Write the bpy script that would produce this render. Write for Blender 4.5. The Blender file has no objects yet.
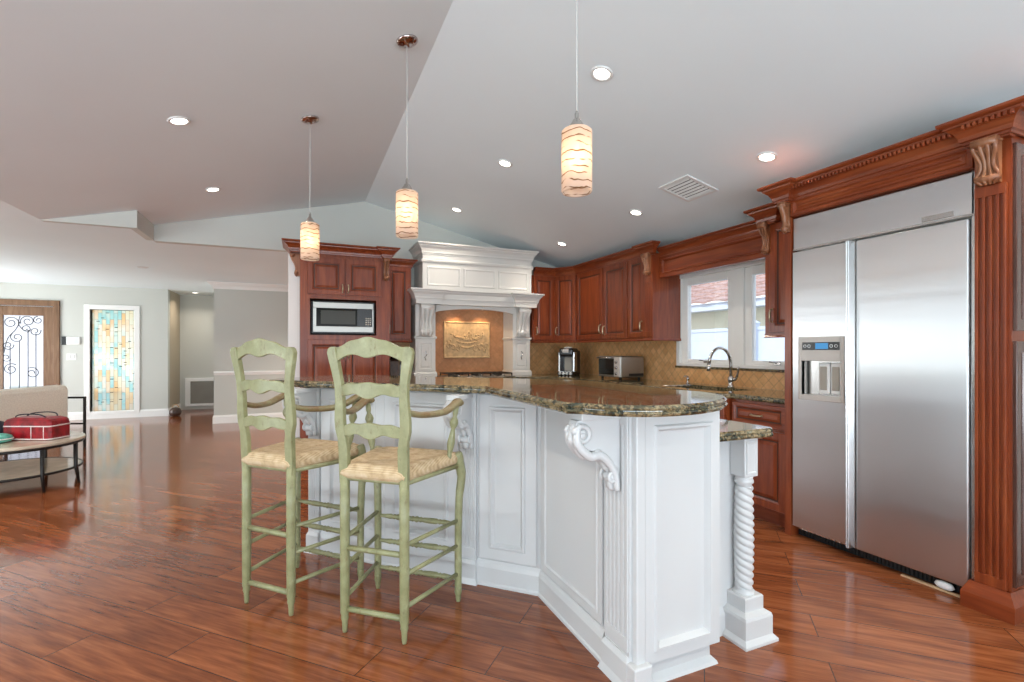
import bpy, math, random
from mathutils import Matrix, Vector
PI = math.pi
SC = bpy.context.scene
COL = SC.collection
random.seed(4)

# ------------------------------------------------------------------ camera
F_PX, HOR, CAM_H = 488.0, 350.0, 1.25
YAW = math.atan(212 / 488)
cd = bpy.data.cameras.new('camera')
cd.sensor_width = 36.0
cd.lens = F_PX / 1024 * 36
cd.shift_y = (HOR - 341) / 1024
cd.clip_start = 0.02
cam = bpy.data.objects.new('camera', cd)
COL.objects.link(cam)
cam.location = (0, 0, CAM_H)
cam.rotation_euler = (PI / 2, 0, -YAW)
SC.camera = cam
# ------------------------------------------------------------------ exposure
vs = SC.view_settings
vs.view_transform = 'Standard'
vs.look = 'None'
vs.exposure = 0.10
vs.gamma = 1.0
vs.use_curve_mapping = False
# ------------------------------------------------------------------ sky
SKY = 2.0
W = bpy.data.worlds.new('world')
SC.world = W
W.use_nodes = True
wn = W.node_tree.nodes
wn.clear()
wo = wn.new('ShaderNodeOutputWorld')
wb = wn.new('ShaderNodeBackground')
tc = wn.new('ShaderNodeTexCoord')
sx = wn.new('ShaderNodeSeparateXYZ')
rp = wn.new('ShaderNodeValToRGB')
rp.color_ramp.elements[0].position = 0.0
rp.color_ramp.elements[0].color = (0.92, 0.95, 1.0, 1)
rp.color_ramp.elements[1].position = 0.7
rp.color_ramp.elements[1].color = (0.55, 0.72, 1.0, 1)
L = W.node_tree.links
L.new(tc.outputs['Generated'], sx.inputs[0])
L.new(sx.outputs['Z'], rp.inputs[0])
L.new(rp.outputs[0], wb.inputs['Color'])
wb.inputs['Strength'].default_value = SKY
L.new(wb.outputs[0], wo.inputs[0])
# sky portals in the openings, plus added fill lights outside them
def area(name, loc, rot, sx_, sy_, power, color=(1, 1, 1), portal=False):
    ld = bpy.data.lights.new(name, 'AREA')
    ld.shape = 'RECTANGLE'
    ld.size, ld.size_y = sx_, sy_
    ld.energy = power
    ld.color = color
    o = bpy.data.objects.new(name, ld)
    COL.objects.link(o)
    o.location = loc
    o.rotation_euler = rot
    if portal:
        ld.cycles.is_portal = True
    return o
XL, XR, YB, YR, YF = -5.2, 3.69, 6.2, -3.2, 11.1     # left, right, kitchen back, rear, far walls
# added fill lights at the rear and side, tilted up to brighten the ceiling
area('fill_rear', (-.9, YR - .75, .75), (math.radians(90 + 66), 0, 0), 6.9, 1.9, 540, (.78, .905, 1))
area('fill_side', (XL - .75, .75, .75), (0, -math.radians(90 + 60), 0), 1.9, 4.4, 220, (.78, .905, 1))
area('fill_living', (XL - .45, 9.65, .95), (0, -math.radians(90 + 8), 0), 1.9, 2.0, 115, (.92, .97, 1))  # added fill for the far wall and hall ceiling
area('portal_living', (XL, 6.2, 1.1), (0, -PI / 2, 0), 2.1, 4.8, 1, portal=True)
area('portal_kitchen', (XR + .1, 3.295, 1.56), (0, PI / 2, 0), .9, 1.5, 1, portal=True)
sd = bpy.data.lights.new('sun', 'SUN'); sd.energy = 3.0; sd.angle = .01; sd.color = (1, .96, .88)
so0 = bpy.data.objects.new('sun', sd); COL.objects.link(so0); so0.location = (-10, 0, 12)
so0.rotation_euler = Vector((-.70, .02, .72)).to_track_quat('Z', 'Y').to_euler()

# ------------------------------------------------------------------ materials
MAT = {}
class NT:
    def __init__(s, name):
        s.m = bpy.data.materials.new(name)
        s.m.use_nodes = True
        s.t = s.m.node_tree
        s.b = s.t.nodes['Principled BSDF']
        s.out = s.t.nodes['Material Output']
        MAT[name] = s.m
    def n(s, typ, **kw):
        nd = s.t.nodes.new('ShaderNode' + typ)
        for k, v in kw.items():
            if k.startswith('i_'):
                nd.inputs[k[2:].replace('_', ' ')].default_value = v
            else:
                setattr(nd, k, v)
        return nd
    def l(s, a, b):
        s.t.links.new(a, b)
    def obj(s, scale=(1, 1, 1), rot=(0, 0, 0), loc=(0, 0, 0)):
        t = s.n('TexCoord')
        m = s.n('Mapping')
        m.inputs['Scale'].default_value = scale
        m.inputs['Rotation'].default_value = rot
        m.inputs['Location'].default_value = loc
        s.l(t.outputs['Object'], m.inputs[0])
        return m.outputs[0]
    def noise(s, vec, scale, detail=3, rough=.5, dist=0):
        nd = s.n('TexNoise')
        nd.inputs['Scale'].default_value = scale
        nd.inputs['Detail'].default_value = detail
        nd.inputs['Roughness'].default_value = rough
        nd.inputs['Distortion'].default_value = dist
        s.l(vec, nd.inputs['Vector'])
        return nd.outputs['Fac']
    def ramp(s, fac, stops):
        r = s.n('ValToRGB')
        e = r.color_ramp.elements
        while len(e) < len(stops):
            e.new(.5)
        for i, (p, c) in enumerate(stops):
            e[i].position = p
            e[i].color = (*c, 1) if len(c) == 3 else c
        s.l(fac, r.inputs[0])
        return r.outputs[0]
    def mix(s, fac, a, b, mode='MIX'):
        m = s.n('Mix', data_type='RGBA', blend_type=mode)
        for sock, v in ((m.inputs[0], fac), (m.inputs[6], a), (m.inputs[7], b)):
            if hasattr(v, 'links') or hasattr(v, 'is_linked'):
                s.l(v, sock)
            else:
                sock.default_value = v if not isinstance(v, tuple) else ((*v, 1) if len(v) == 3 else v)
        return m.outputs[2]
    def bump(s, h, strength=.2, dist=.01):
        b = s.n('Bump')
        b.inputs['Strength'].default_value = strength
        b.inputs['Distance'].default_value = dist
        s.l(h, b.inputs['Height'])
        s.l(b.outputs[0], s.b.inputs['Normal'])
        return b
    def set(s, **kw):
        for k, v in kw.items():
            i = s.b.inputs[k.replace('_', ' ')]
            if hasattr(v, 'is_linked'):
                s.l(v, i)
            else:
                i.default_value = (*v, 1) if isinstance(v, tuple) and len(v) == 3 else v
        return s

def plain(name, col, rough=.5, metal=0., var=.06, scale=6, **kw):
    m = NT(name)
    f = m.noise(m.obj(), scale, 4)
    a = tuple(c * (1 - var) for c in col)
    b = tuple(min(1, c * (1 + var)) for c in col)
    m.set(Base_Color=m.ramp(f, [(.3, a), (.7, b)]), Roughness=rough, Metallic=metal, **kw)
    return m

def paint(name, col, rough=.6, var=.015):
    m = plain(name, col, rough, var=var, scale=1.2)
    m.bump(m.noise(m.obj(), 180, 2), .05, .002)
    return m

paint('wall_paint', (.56, .565, .52))
paint('ceiling_paint', (.79, .86, .88))
paint('trim_paint', (.84, .83, .80), .35)
paint('cabinet_white', (.57, .575, .575), .32)
paint('hood_white', (.66, .635, .59), .35)
plain('plastic_white', (.75, .75, .73), .4)
plain('black_metal', (.025, .022, .02), .4, .6)
plain('black_plastic', (.012, .012, .013), .25)
plain('dark_gap', (.01, .009, .008), .8)
plain('nickel', (.55, .53, .5), .22, 1.0)
plain('canopy_metal', (.45, .36, .33), .06, 1.0)
plain('antique_brass', (.5, .42, .28), .3, 1.0)
plain('cream_fabric', (.94, .87, .75), .9, var=.08, scale=60)
plain('white_fabric', (.72, .76, .84), .8)
plain('red_leather', (.25, .006, .012), .35, var=.6, scale=14)
plain('white_piping', (.75, .68, .66), .4)
plain('teal_cloth', (.12, .42, .34), .6, var=.4, scale=30)
plain('black_cloth', (.012, .015, .025), .6)
plain('iron', (.03, .028, .03), .5, .7)
plain('cord_silver', (.55, .55, .53), .4)
plain('dark_brown', (.06, .028, .018), .35, var=.5, scale=30)
plain('tan_wood', (.55, .36, .2), .5, var=.15, scale=20)
plain('dispenser_grey', (.50, .46, .42), .35, var=.02)
plain('vinyl_white', (.62, .67, .76), .4, var=.02)
plain('stucco_cream', (.82, .76, .58), .9, var=.04, scale=20)
plain('patio_stone', (.42, .40, .37), .8, var=.15, scale=8)
plain('lawn', (.16, .22, .06), .95, var=.35, scale=20)
plain('grille_grey', (.35, .32, .27), .6)
plain('vent_shadow', (.05, .05, .048), .8)
plain('crest_plate', (.5, .48, .46), .25, .8)
plain('table_stone', (.52, .45, .35), .12, var=.12, scale=9)
plain('foam_white', (.8, .8, .8), .6)

def wood(name, dark, mid, light, rough=.28, grain=(1, 14, 14), coat=.12, horizontal=False):
    m = NT(name)
    sc = (9, 9, .9) if not horizontal else (9, .9, 9)
    v = m.obj(scale=sc)
    f1 = m.noise(v, 2.2, 6, .6, .6)
    f2 = m.noise(m.obj(scale=(60, 60, 3) if not horizontal else (60, 3, 60)), 1.5, 3)
    c = m.ramp(f1, [(.25, dark), (.5, mid), (.78, light)])
    c = m.mix(.35, c, m.ramp(f2, [(.3, (.45, .4, .38)), (.65, (1, 1, 1))]), 'MULTIPLY')
    m.set(Base_Color=c, Roughness=rough, Coat_Weight=coat, Coat_Roughness=.15, Specular_IOR_Level=.35)
    return m
wood('cherry', (.135, .022, .007), (.22, .043, .012), (.315, .078, .023))
wood('cherry_horizontal', (.135, .022, .007), (.22, .043, .012), (.315, .078, .023), horizontal=True)
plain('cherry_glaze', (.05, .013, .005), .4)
wood('door_wood', (.13, .065, .03), (.20, .105, .052), (.27, .155, .085), rough=.45, coat=.1)
wood('carved_wood', (.17, .055, .022), (.26, .10, .045), (.37, .17, .085), rough=.3)

# floor: glossy cherry planks laid on the diagonal
m = NT('plank_floor')
rot = (0, 0, math.radians(225))
v = m.obj(rot=rot)
br = m.n('TexBrick', offset=.37, squash=1.0)
br.inputs['Scale'].default_value = 1
br.inputs['Brick Width'].default_value = 1.25
br.inputs['Row Height'].default_value = .19
br.inputs['Mortar Size'].default_value = .0022
br.inputs['Mortar Smooth'].default_value = .3
br.inputs['Color1'].default_value = (0, 0, 0, 1)
br.inputs['Color2'].default_value = (1, 1, 1, 1)
br.inputs['Mortar'].default_value = (.5, .5, .5, 1)
m.l(v, br.inputs['Vector'])
rowoff = m.n('VectorMath', operation='MULTIPLY_ADD')
m.l(br.outputs['Color'], rowoff.inputs[0])
rowoff.inputs[1].default_value = (7, 3, 0)
m.l(v, rowoff.inputs[2])
ms = m.n('Mapping')
ms.inputs['Scale'].default_value = (.55, 3.4, 1)
m.l(rowoff.outputs[0], ms.inputs[0])
nz = m.noise(ms.outputs[0], 2.2, 2, .5, .4)
rings = m.n('Math', operation='MULTIPLY')
rings.inputs[1].default_value = 20
m.l(nz, rings.inputs[0])
sn = m.n('Math', operation='SINE')
m.l(rings.outputs[0], sn.inputs[0])
mf = m.n('Mapping')
mf.inputs['Scale'].default_value = (2.2, 30, 1)
m.l(rowoff.outputs[0], mf.inputs[0])
fine = m.noise(mf.outputs[0], 2.0, 4, .6)
gr = m.n('Math', operation='MULTIPLY_ADD')
gr.inputs[1].default_value = .12
m.l(sn.outputs[0], gr.inputs[0])
m.l(fine, gr.inputs[2])
c = m.ramp(gr.outputs[0], [(.22, (.125, .034, .012)), (.5, (.235, .071, .025)), (.82, (.34, .12, .047))])
tint = m.ramp(br.outputs['Color'], [(0, (.86, .82, .8)), (1, (1.1, 1.08, 1.05))])
c = m.mix(1.0, c, tint, 'MULTIPLY')
c = m.mix(br.outputs['Fac'], c, (.05, .018, .01))
m.set(Base_Color=c, Roughness=m.ramp(fine, [(.3, (.09,) * 3), (.7, (.13,) * 3)]), IOR=1.52)
bh = m.n('Math', operation='MULTIPLY_ADD')
bh.inputs[1].default_value = -1.0
m.l(br.outputs['Fac'], bh.inputs[0])
bh.inputs[2].default_value = 1.0
m.bump(bh.outputs[0], .04, .002)

# granite
m = NT('granite')
v = m.obj()
n1 = m.noise(v, 26, 5, .65, .8)
n2 = m.noise(m.obj(loc=(3, 1, 2)), 75, 4, .7)
n3 = m.noise(m.obj(loc=(9, 4, 2), scale=(1, 1, 1.5)), 9, 4, .6, 1.2)
c = m.ramp(n1, [(.32, (.008, .010, .007)), (.43, (.035, .045, .028)), (.50, (.16, .12, .06)), (.56, (.33, .25, .14)), (.62, (.07, .08, .05)), (.72, (.55, .47, .32))])
c = m.mix(m.ramp(n2, [(.50, (0, 0, 0)), (.60, (.9, .9, .9))]), c, (.010, .012, .009))
c = m.mix(m.ramp(n3, [(.5, (0, 0, 0)), (.72, (.4, .4, .4))]), c, (.36, .25, .12))
m.set(Base_Color=c, Roughness=.06, IOR=1.55, Coat_Weight=.4, Coat_Roughness=.02)

# travertine diamond tile (x+y runs along either wall)
def tile(name, size, cols, mortar, rot=45):
    m = NT(name)
    t = m.n('TexCoord')
    s = m.n('SeparateXYZ')
    m.l(t.outputs['Object'], s.inputs[0])
    ad = m.n('Math', operation='ADD')
    m.l(s.outputs['X'], ad.inputs[0])
    m.l(s.outputs['Y'], ad.inputs[1])
    cb = m.n('CombineXYZ')
    m.l(ad.outputs[0], cb.inputs[0])
    m.l(s.outputs['Z'], cb.inputs[1])
    mp = m.n('Mapping')
    mp.inputs['Rotation'].default_value = (0, 0, math.radians(rot))
    m.l(cb.outputs[0], mp.inputs[0])
    br = m.n('TexBrick', offset=0.0)
    br.inputs['Scale'].default_value = 1
    br.inputs['Brick Width'].default_value = size
    br.inputs['Row Height'].default_value = size
    br.inputs['Mortar Size'].default_value = size * .035
    br.inputs['Mortar Smooth'].default_value = .4
    br.inputs['Color1'].default_value = (*cols[0], 1)
    br.inputs['Color2'].default_value = (*cols[1], 1)
    br.inputs['Mortar'].default_value = (*mortar, 1)
    m.l(mp.outputs[0], br.inputs['Vector'])
    nz = m.noise(t.outputs['Object'], 22, 5, .65)
    c = m.mix(.55, br.outputs['Color'], m.ramp(nz, [(.3, (.55, .5, .42)), (.7, (1, 1, 1))]), 'MULTIPLY')
    m.set(Base_Color=c, Roughness=.42)
    h = m.n('Math', operation='MULTIPLY_ADD')
    h.inputs[1].default_value = -1
    m.l(br.outputs['Fac'], h.inputs[0])
    m.l(nz, h.inputs[2])
    m.bump(h.outputs[0], .35, .004)
    return m
tile('travertine_tile', .07, ((.72, .38, .15), (.88, .52, .24)), (.46, .28, .12))
tile('hood_tile', .075, ((.50, .23, .10), (.58, .28, .13)), (.44, .22, .10))
m = plain('relief_stone', (.56, .38, .20), .5, var=.2, scale=25)
m.bump(m.noise(m.obj(), 60, 4), .3, .004)

# stainless, brushed horizontally along the fridge face
m = NT('stainless')
f = m.noise(m.obj(scale=(2, 2, 120)), 2, 3)
f2 = m.noise(m.obj(scale=(.2, .2, 5.0)), 1.2, 2)
cx = m.n('CombineXYZ')
cx.inputs[1].default_value = 1.0
m.set(Base_Color=(.64, .645, .655), Metallic=1.0, Roughness=m.ramp(f, [(.3, (.28,) * 3), (.7, (.33,) * 3)]), Anisotropic=.75)
m.l(cx.outputs[0], m.b.inputs['Tangent'])
m.bump(f2, .10, .02)
plain('steel_trim', (.56, .55, .54), .25, 1.0, var=.02)
plain('steel_small', (.34, .325, .30), .34, 1.0, var=.04)

# worn sage green paint
m = NT('sage_paint')
f = m.noise(m.obj(), 14, 5, .65)
f2 = m.noise(m.obj(loc=(4, 2, 1), scale=(1, 1, .45)), 42, 4, .7)
c = m.ramp(f, [(.3, (.20, .20, .092)), (.6, (.285, .285, .148)), (.8, (.41, .405, .255))])
c = m.mix(m.ramp(f2, [(.58, (0, 0, 0)), (.74, (.8, .8, .8))]), c, (.15, .10, .04))
m.set(Base_Color=c, Roughness=.36)
m = NT('worn_arm_paint')
f = m.noise(m.obj(), 16, 5, .65)
m.set(Base_Color=m.ramp(f, [(.35, (.17, .10, .04)), (.6, (.21, .18, .085)), (.8, (.27, .28, .15))]), Roughness=.42)
# woven rush: strands run round the seat
m = NT('rush')
t = m.n('TexCoord')
s = m.n('SeparateXYZ')
m.l(t.outputs['Object'], s.inputs[0])
ax = m.n('Math', operation='ABSOLUTE'); m.l(s.outputs['X'], ax.inputs[0])
ay = m.n('Math', operation='ABSOLUTE'); m.l(s.outputs['Y'], ay.inputs[0])
mx = m.n('Math', operation='MAXIMUM'); m.l(ax.outputs[0], mx.inputs[0]); m.l(ay.outputs[0], mx.inputs[1])
nz = m.noise(m.obj(), 30, 3)
wv = m.n('Math', operation='MULTIPLY_ADD'); wv.inputs[1].default_value = 1100
m.l(mx.outputs[0], wv.inputs[0]); m.l(nz, wv.inputs[2])
si = m.n('Math', operation='SINE'); m.l(wv.outputs[0], si.inputs[0])
h = m.n('Math', operation='MULTIPLY_ADD'); h.inputs[1].default_value = .12; m.l(si.outputs[0], h.inputs[0]); m.l(nz, h.inputs[2])
m.set(Base_Color=m.ramp(h.outputs[0], [(.15, (.30, .19, .09)), (.5, (.52, .38, .22)), (.85, (.64, .52, .35))]), Roughness=.75)
m.bump(h.outputs[0], .5, .004)

def glass(name, tint=(1, 1, 1), gloss=.08, rough=.0, milk=0.0, milkcol=(1, 1, 1)):
    m = NT(name)
    tr = m.n('BsdfTransparent'); tr.inputs[0].default_value = (*tint, 1)
    gl = m.n('BsdfGlossy'); gl.inputs['Roughness'].default_value = rough
    lw = m.n('LayerWeight'); lw.inputs[0].default_value = .25
    ml = m.n('Math', operation='MULTIPLY_ADD'); ml.inputs[1].default_value = .6; ml.inputs[2].default_value = gloss * .4
    m.l(lw.outputs['Fresnel'], ml.inputs[0])
    a = tr.outputs[0]
    if milk:
        td = m.n('BsdfTranslucent'); td.inputs[0].default_value = (*milkcol, 1)
        mm = m.n('MixShader'); mm.inputs[0].default_value = milk
        m.l(a, mm.inputs[1]); m.l(td.outputs[0], mm.inputs[2]); a = mm.outputs[0]
    mx = m.n('MixShader')
    m.l(ml.outputs[0], mx.inputs[0]); m.l(a, mx.inputs[1]); m.l(gl.outputs[0], mx.inputs[2])
    m.l(mx.outputs[0], m.out.inputs[0])
    return m
glass('clear_glass', (.97, .98, .98))
glass('frosted_glass', (.96, .96, .97), milk=.4, milkcol=(.95, .96, 1))
m = NT('microwave_glass'); m.set(Base_Color=(.012, .013, .012), Roughness=.08, Specular_IOR_Level=.2)
m = NT('oven_mesh_glass'); m.set(Base_Color=(.05, .05, .042), Roughness=.2, Specular_IOR_Level=.25)
# stained glass in random pastel pieces
m = NT('stained_glass')
v = m.obj()
s = m.n('SeparateXYZ'); m.l(v, s.inputs[0])
cb = m.n('CombineXYZ'); m.l(s.outputs['Z'], cb.inputs[0]); m.l(s.outputs['X'], cb.inputs[1])
br = m.n('TexBrick', offset=.43)
br.inputs['Scale'].default_value = 1
br.inputs['Brick Width'].default_value = .21
br.inputs['Row Height'].default_value = .058
br.inputs['Mortar Size'].default_value = .003
br.inputs['Color1'].default_value = (0, 0, 0, 1); br.inputs['Color2'].default_value = (1, 1, 1, 1)
br.inputs['Mortar'].default_value = (.5, .5, .5, 1)
m.l(cb.outputs[0], br.inputs['Vector'])
big = m.noise(v, 3.5, 2)
q = m.n('Math', operation='MULTIPLY_ADD'); q.inputs[1].default_value = .55; m.l(br.outputs['Color'], q.inputs[0])
bg = m.n('Math', operation='MULTIPLY_ADD'); bg.inputs[1].default_value = .55; bg.inputs[2].default_value = .08; m.l(big, bg.inputs[0]); m.l(bg.outputs[0], q.inputs[2])
c = m.ramp(q.outputs[0], [(.34, (1, .80, .55)), (.46, (1, .95, .78)), (.58, (.95, .98, .88)), (.68, (.62, .88, .86)), (.78, (1, .97, .88)), (.94, (1, .82, .62))])
c = m.mix(br.outputs['Fac'], c, (.62, .56, .45))
tr = m.n('BsdfTransparent'); tl = m.n('BsdfTranslucent'); gl = m.n('BsdfGlossy'); gl.inputs['Roughness'].default_value = .1
m.l(c, tr.inputs[0]); m.l(c, tl.inputs[0])
a = m.n('MixShader'); a.inputs[0].default_value = .5; m.l(tr.outputs[0], a.inputs[1]); m.l(tl.outputs[0], a.inputs[2])
b = m.n('MixShader'); b.inputs[0].default_value = .05; m.l(a.outputs[0], b.inputs[1]); m.l(gl.outputs[0], b.inputs[2])
m.l(b.outputs[0], m.out.inputs[0])
# pendant shade: frosted glass with amber trailed threads
m = NT('shade_glass')
v = m.obj()
wv = m.n('TexWave', wave_type='BANDS', bands_direction='Z')
wv.inputs['Scale'].default_value = 11; wv.inputs['Distortion'].default_value = 5; wv.inputs['Detail'].default_value = 2; wv.inputs['Detail Scale'].default_value = 1.2
m.l(v, wv.inputs['Vector'])
msk = m.noise(m.obj(scale=(1, 1, 2.5), loc=(2, 5, 1)), 13, 2)
lines = m.mix(1.0, m.ramp(wv.outputs['Fac'], [(.0, (1, 1, 1)), (.13, (0, 0, 0))]), m.ramp(msk, [(.40, (0, 0, 0)), (.47, (1, 1, 1))]), 'MULTIPLY')
c = m.mix(lines, (.93, .82, .74), (.24, .13, .05))
tl = m.n('BsdfTranslucent'); df = m.n('BsdfDiffuse'); tr = m.n('BsdfTransparent')
m.l(c, tl.inputs[0]); m.l(c, df.inputs[0]); m.l(c, tr.inputs[0])
a = m.n('MixShader'); a.inputs[0].default_value = .35; m.l(tl.outputs[0], a.inputs[1]); m.l(df.outputs[0], a.inputs[2])
b = m.n('MixShader'); b.inputs[0].default_value = .30; m.l(a.outputs[0], b.inputs[1]); m.l(tr.outputs[0], b.inputs[2])
m.l(b.outputs[0], m.out.inputs[0])
def emit(name, col, st):
    m = NT(name)
    m.set(Base_Color=col, Emission_Color=col, Emission_Strength=st, Roughness=.5)
emit('lamp_lens', (1, .93, .82), 7)
emit('bulb_glow', (1, .78, .45), 9)
emit('display_blue', (.05, .22, .45), .5)
emit('lcd_pale', (.55, .6, .75), .25)
m = plain('roof_tile', (.42, .27, .23), .8, var=.25, scale=9)

# ------------------------------------------------------------------ mesh builder
def frame(p, out=(0, -1)):
    """local x across, y outward, z up"""
    o = Vector((out[0], out[1], 0)).normalized()
    x = Vector((o.y, -o.x, 0))
    return Matrix(((x.x, o.x, 0, p[0]), (x.y, o.y, 0, p[1]), (0, 0, 1, p[2]), (0, 0, 0, 1)))
I4 = Matrix.Identity(4)
class MB:
    def __init__(s, M=I4):
        s.v, s.f, s.sm, s.M, s.glz = [], [], [], M, set()
    def add(s, vs_, fs, smooth=False, M=None):
        o = len(s.v)
        M = s.M if M is None else M
        s.v += [M @ Vector(p) for p in vs_]
        s.f += [tuple(i + o for i in f) for f in fs]
        s.sm += [smooth] * len(fs)
        return s
    def box(s, x0, x1, y0, y1, z0, z1, b=0.0, M=None):
        if b <= 0:
            P = [(x, y, z) for z in (z0, z1) for y in (y0, y1) for x in (x0, x1)]
            return s.add(P, [(0, 2, 3, 1), (4, 5, 7, 6), (0, 1, 5, 4), (2, 6, 7, 3), (0, 4, 6, 2), (1, 3, 7, 5)], M=M)
        b = min(b, (x1 - x0) * .49, (y1 - y0) * .49, (z1 - z0) * .49)
        rings = []
        for ins, z in ((b, z0), (.3 * b, z0 + .3 * b), (0, z0 + b), (0, z1 - b), (.3 * b, z1 - .3 * b), (b, z1)):
            c = b - ins
            x0_, x1_, y0_, y1_ = x0 + ins, x1 - ins, y0 + ins, y1 - ins
            k = max(b - ins, 1e-5)
            rings.append([(x0_ + k, y0_, z), (x1_ - k, y0_, z), (x1_ - .3 * k, y0_ + .3 * k, z), (x1_, y0_ + k, z), (x1_, y1_ - k, z), (x1_ - .3 * k, y1_ - .3 * k, z), (x1_ - k, y1_, z),
                          (x0_ + k, y1_, z), (x0_ + .3 * k, y1_ - .3 * k, z), (x0_, y1_ - k, z), (x0_, y0_ + k, z), (x0_ + .3 * k, y0_ + .3 * k, z)])
        return s.loft(rings, M=M, smooth=False)
    def loft(s, rings, cap=True, smooth=False, M=None, close=True):
        n = len(rings[0])
        P = [p for r in rings for p in r]
        fs = []
        for i in range(len(rings) - 1):
            for j in range(n if close else n - 1):
                a, b = i * n + j, i * n + (j + 1) % n
                fs.append((a, b, b + n, a + n))
        if cap:
            fs.append(tuple(range(n - 1, -1, -1)))
            fs.append(tuple(range((len(rings) - 1) * n, len(rings) * n)))
        s.add(P, fs, smooth, M)
        return s
    def prism(s, poly, z0, z1, M=None):
        return s.loft([[(x, y, z0) for x, y in poly], [(x, y, z1) for x, y in poly]], M=M)
    def rings(s, x0, z0, w, h, prof, M=None, glaze=()):
        """stepped rectangular panel facing +y: prof = [(inset, y)...]"""
        R = []
        lim = min(w, h) * .48
        for ins, y in prof:
            i = min(ins, lim)
            R.append([(x0 + i, y, z0 + i), (x0 + i, y, z0 + h - i), (x0 + w - i, y, z0 + h - i), (x0 + w - i, y, z0 + i)])
        f0 = len(s.f)
        s.loft(R, M=M)
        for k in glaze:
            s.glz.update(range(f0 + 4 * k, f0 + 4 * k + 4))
        return s
    def lathe(s, prof, n=20, M=None, at=(0, 0, 0), smooth=True, cap=True):
        R = [[(at[0] + r * math.cos(2 * PI * k / n), at[1] + r * math.sin(2 * PI * k / n), at[2] + z) for k in range(n)] for r, z in prof]
        return s.loft(R, cap=cap, smooth=smooth, M=M)
    def tube(s, path, r, n=8, M=None, smooth=True, closed=False, flat=1.0):
        """round tube along a 3-D path; r number or list"""
        P = [Vector(p) for p in path]
        m_ = len(P)
        R, up = [], None
        for i in range(m_):
            a = P[i - 1] if (i > 0 or closed) else P[i]
            b = P[(i + 1) % m_] if (i < m_ - 1 or closed) else P[i]
            t = (b - a).normalized()
            if up is None:
                up = Vector((0, 0, 1)) if abs(t.z) < .9 else Vector((1, 0, 0))
            u = (up - t * up.dot(t)).normalized()
            w = t.cross(u)
            up = u
            rr = r[i] if isinstance(r, (list, tuple)) else r
            R.append([tuple(P[i] + u * (rr * math.cos(2 * PI * k / n)) + w * (rr * flat * math.sin(2 * PI * k / n))) for k in range(n)])
        if closed:
            R.append(R[0])
            return s.loft(R, cap=False, smooth=smooth, M=M)
        return s.loft(R, smooth=smooth, M=M)
    def sweep(s, path, prof, M=None, closed=False):
        """moulding: profile [(out, z)] swept along an XY path, out = to the right of travel, mitred"""
        P = [Vector(p) for p in path]
        n = len(P)
        R = []
        for i in range(n):
            ds = []
            if i > 0 or closed: ds.append((P[i] - P[i - 1]).normalized())
            if i < n - 1 or closed: ds.append((P[(i + 1) % n] - P[i]).normalized())
            ns = [Vector((d.y, -d.x)) for d in ds]
            if len(ns) == 2:
                nn = ns[0] + ns[1]
                nn = nn / max(.25, nn.dot(ns[0]))
            else:
                nn = ns[0]
            R.append([(P[i].x + nn.x * o, P[i].y + nn.y * o, z) for o, z in prof])
        if closed:
            R.append(R[0])
        return s.loft(R, cap=not closed, M=M)
    def slab(s, poly, prof, M=None):
        """closed CCW polygon lofted through [(inset, z)] with caps"""
        n = len(poly)
        P = [Vector(p) for p in poly]
        R = []
        for ins, z in prof:
            r = []
            for i in range(n):
                d0 = (P[i] - P[i - 1]).normalized(); d1 = (P[(i + 1) % n] - P[i]).normalized()
                n0, n1 = Vector((-d0.y, d0.x)), Vector((-d1.y, d1.x))
                nn = n0 + n1
                nn = nn / max(.3, nn.dot(n0))
                r.append((P[i].x + nn.x * ins, P[i].y + nn.y * ins, z))
            R.append(r)
        return s.loft(R, M=M)
    def build(s, name, mat, parent=None, world=True, bevel=0.0):
        me = bpy.data.meshes.new(name)
        V = s.v
        if parent is not None and world:
            inv = wm(parent).inverted()
            V = [inv @ p for p in V]
        me.from_pydata([tuple(p) for p in V], [], s.f)
        me.polygons.foreach_set('use_smooth', s.sm)
        me.materials.append(MAT[mat])
        if s.glz:
            me.materials.append(MAT['cherry_glaze'])
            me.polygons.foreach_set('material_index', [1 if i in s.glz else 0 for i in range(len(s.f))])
        import bmesh
        bm = bmesh.new(); bm.from_mesh(me)
        bmesh.ops.recalc_face_normals(bm, faces=bm.faces)
        bm.to_mesh(me); bm.free()
        o = bpy.data.objects.new(name, me)
        COL.objects.link(o)
        if parent is not None:
            o.parent = parent
        if bevel:
            md = o.modifiers.new('bevel', 'BEVEL'); md.width = bevel; md.segments = 2; md.limit_method = 'ANGLE'
        return o
def wm(o):
    M = I4
    while o is not None:
        M = Matrix.LocRotScale(o.location, o.rotation_euler, o.scale) @ M
        o = o.parent
    return M
def tag(o, label, cat, group=None):
    o['label'] = label; o['category'] = cat
    if group: o['group'] = group
    return o
def thing(name, label, cat, loc=(0, 0, 0), rz=0, group=None):
    o = bpy.data.objects.new(name, None)
    COL.objects.link(o)
    o.empty_display_size = .1
    o.location = loc; o.rotation_euler = (0, 0, rz)
    return tag(o, label, cat, group)
def struct(name, mb, mat):
    o = mb.build(name, mat); o['kind'] = 'structure'
    return o
def kids(o): return [c for c in bpy.data.objects if c.parent == o]
def dup(root, loc, rz=None, label=None):
    r = root.copy(); COL.objects.link(r); r.location = loc
    if rz is not None: r.rotation_euler = (0, 0, rz)
    if label: r['label'] = label
    for ch in kids(root):
        c = ch.copy(); COL.objects.link(c); c.parent = r
        for g in kids(ch):
            d = g.copy(); COL.objects.link(d); d.parent = c
    return r
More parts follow.
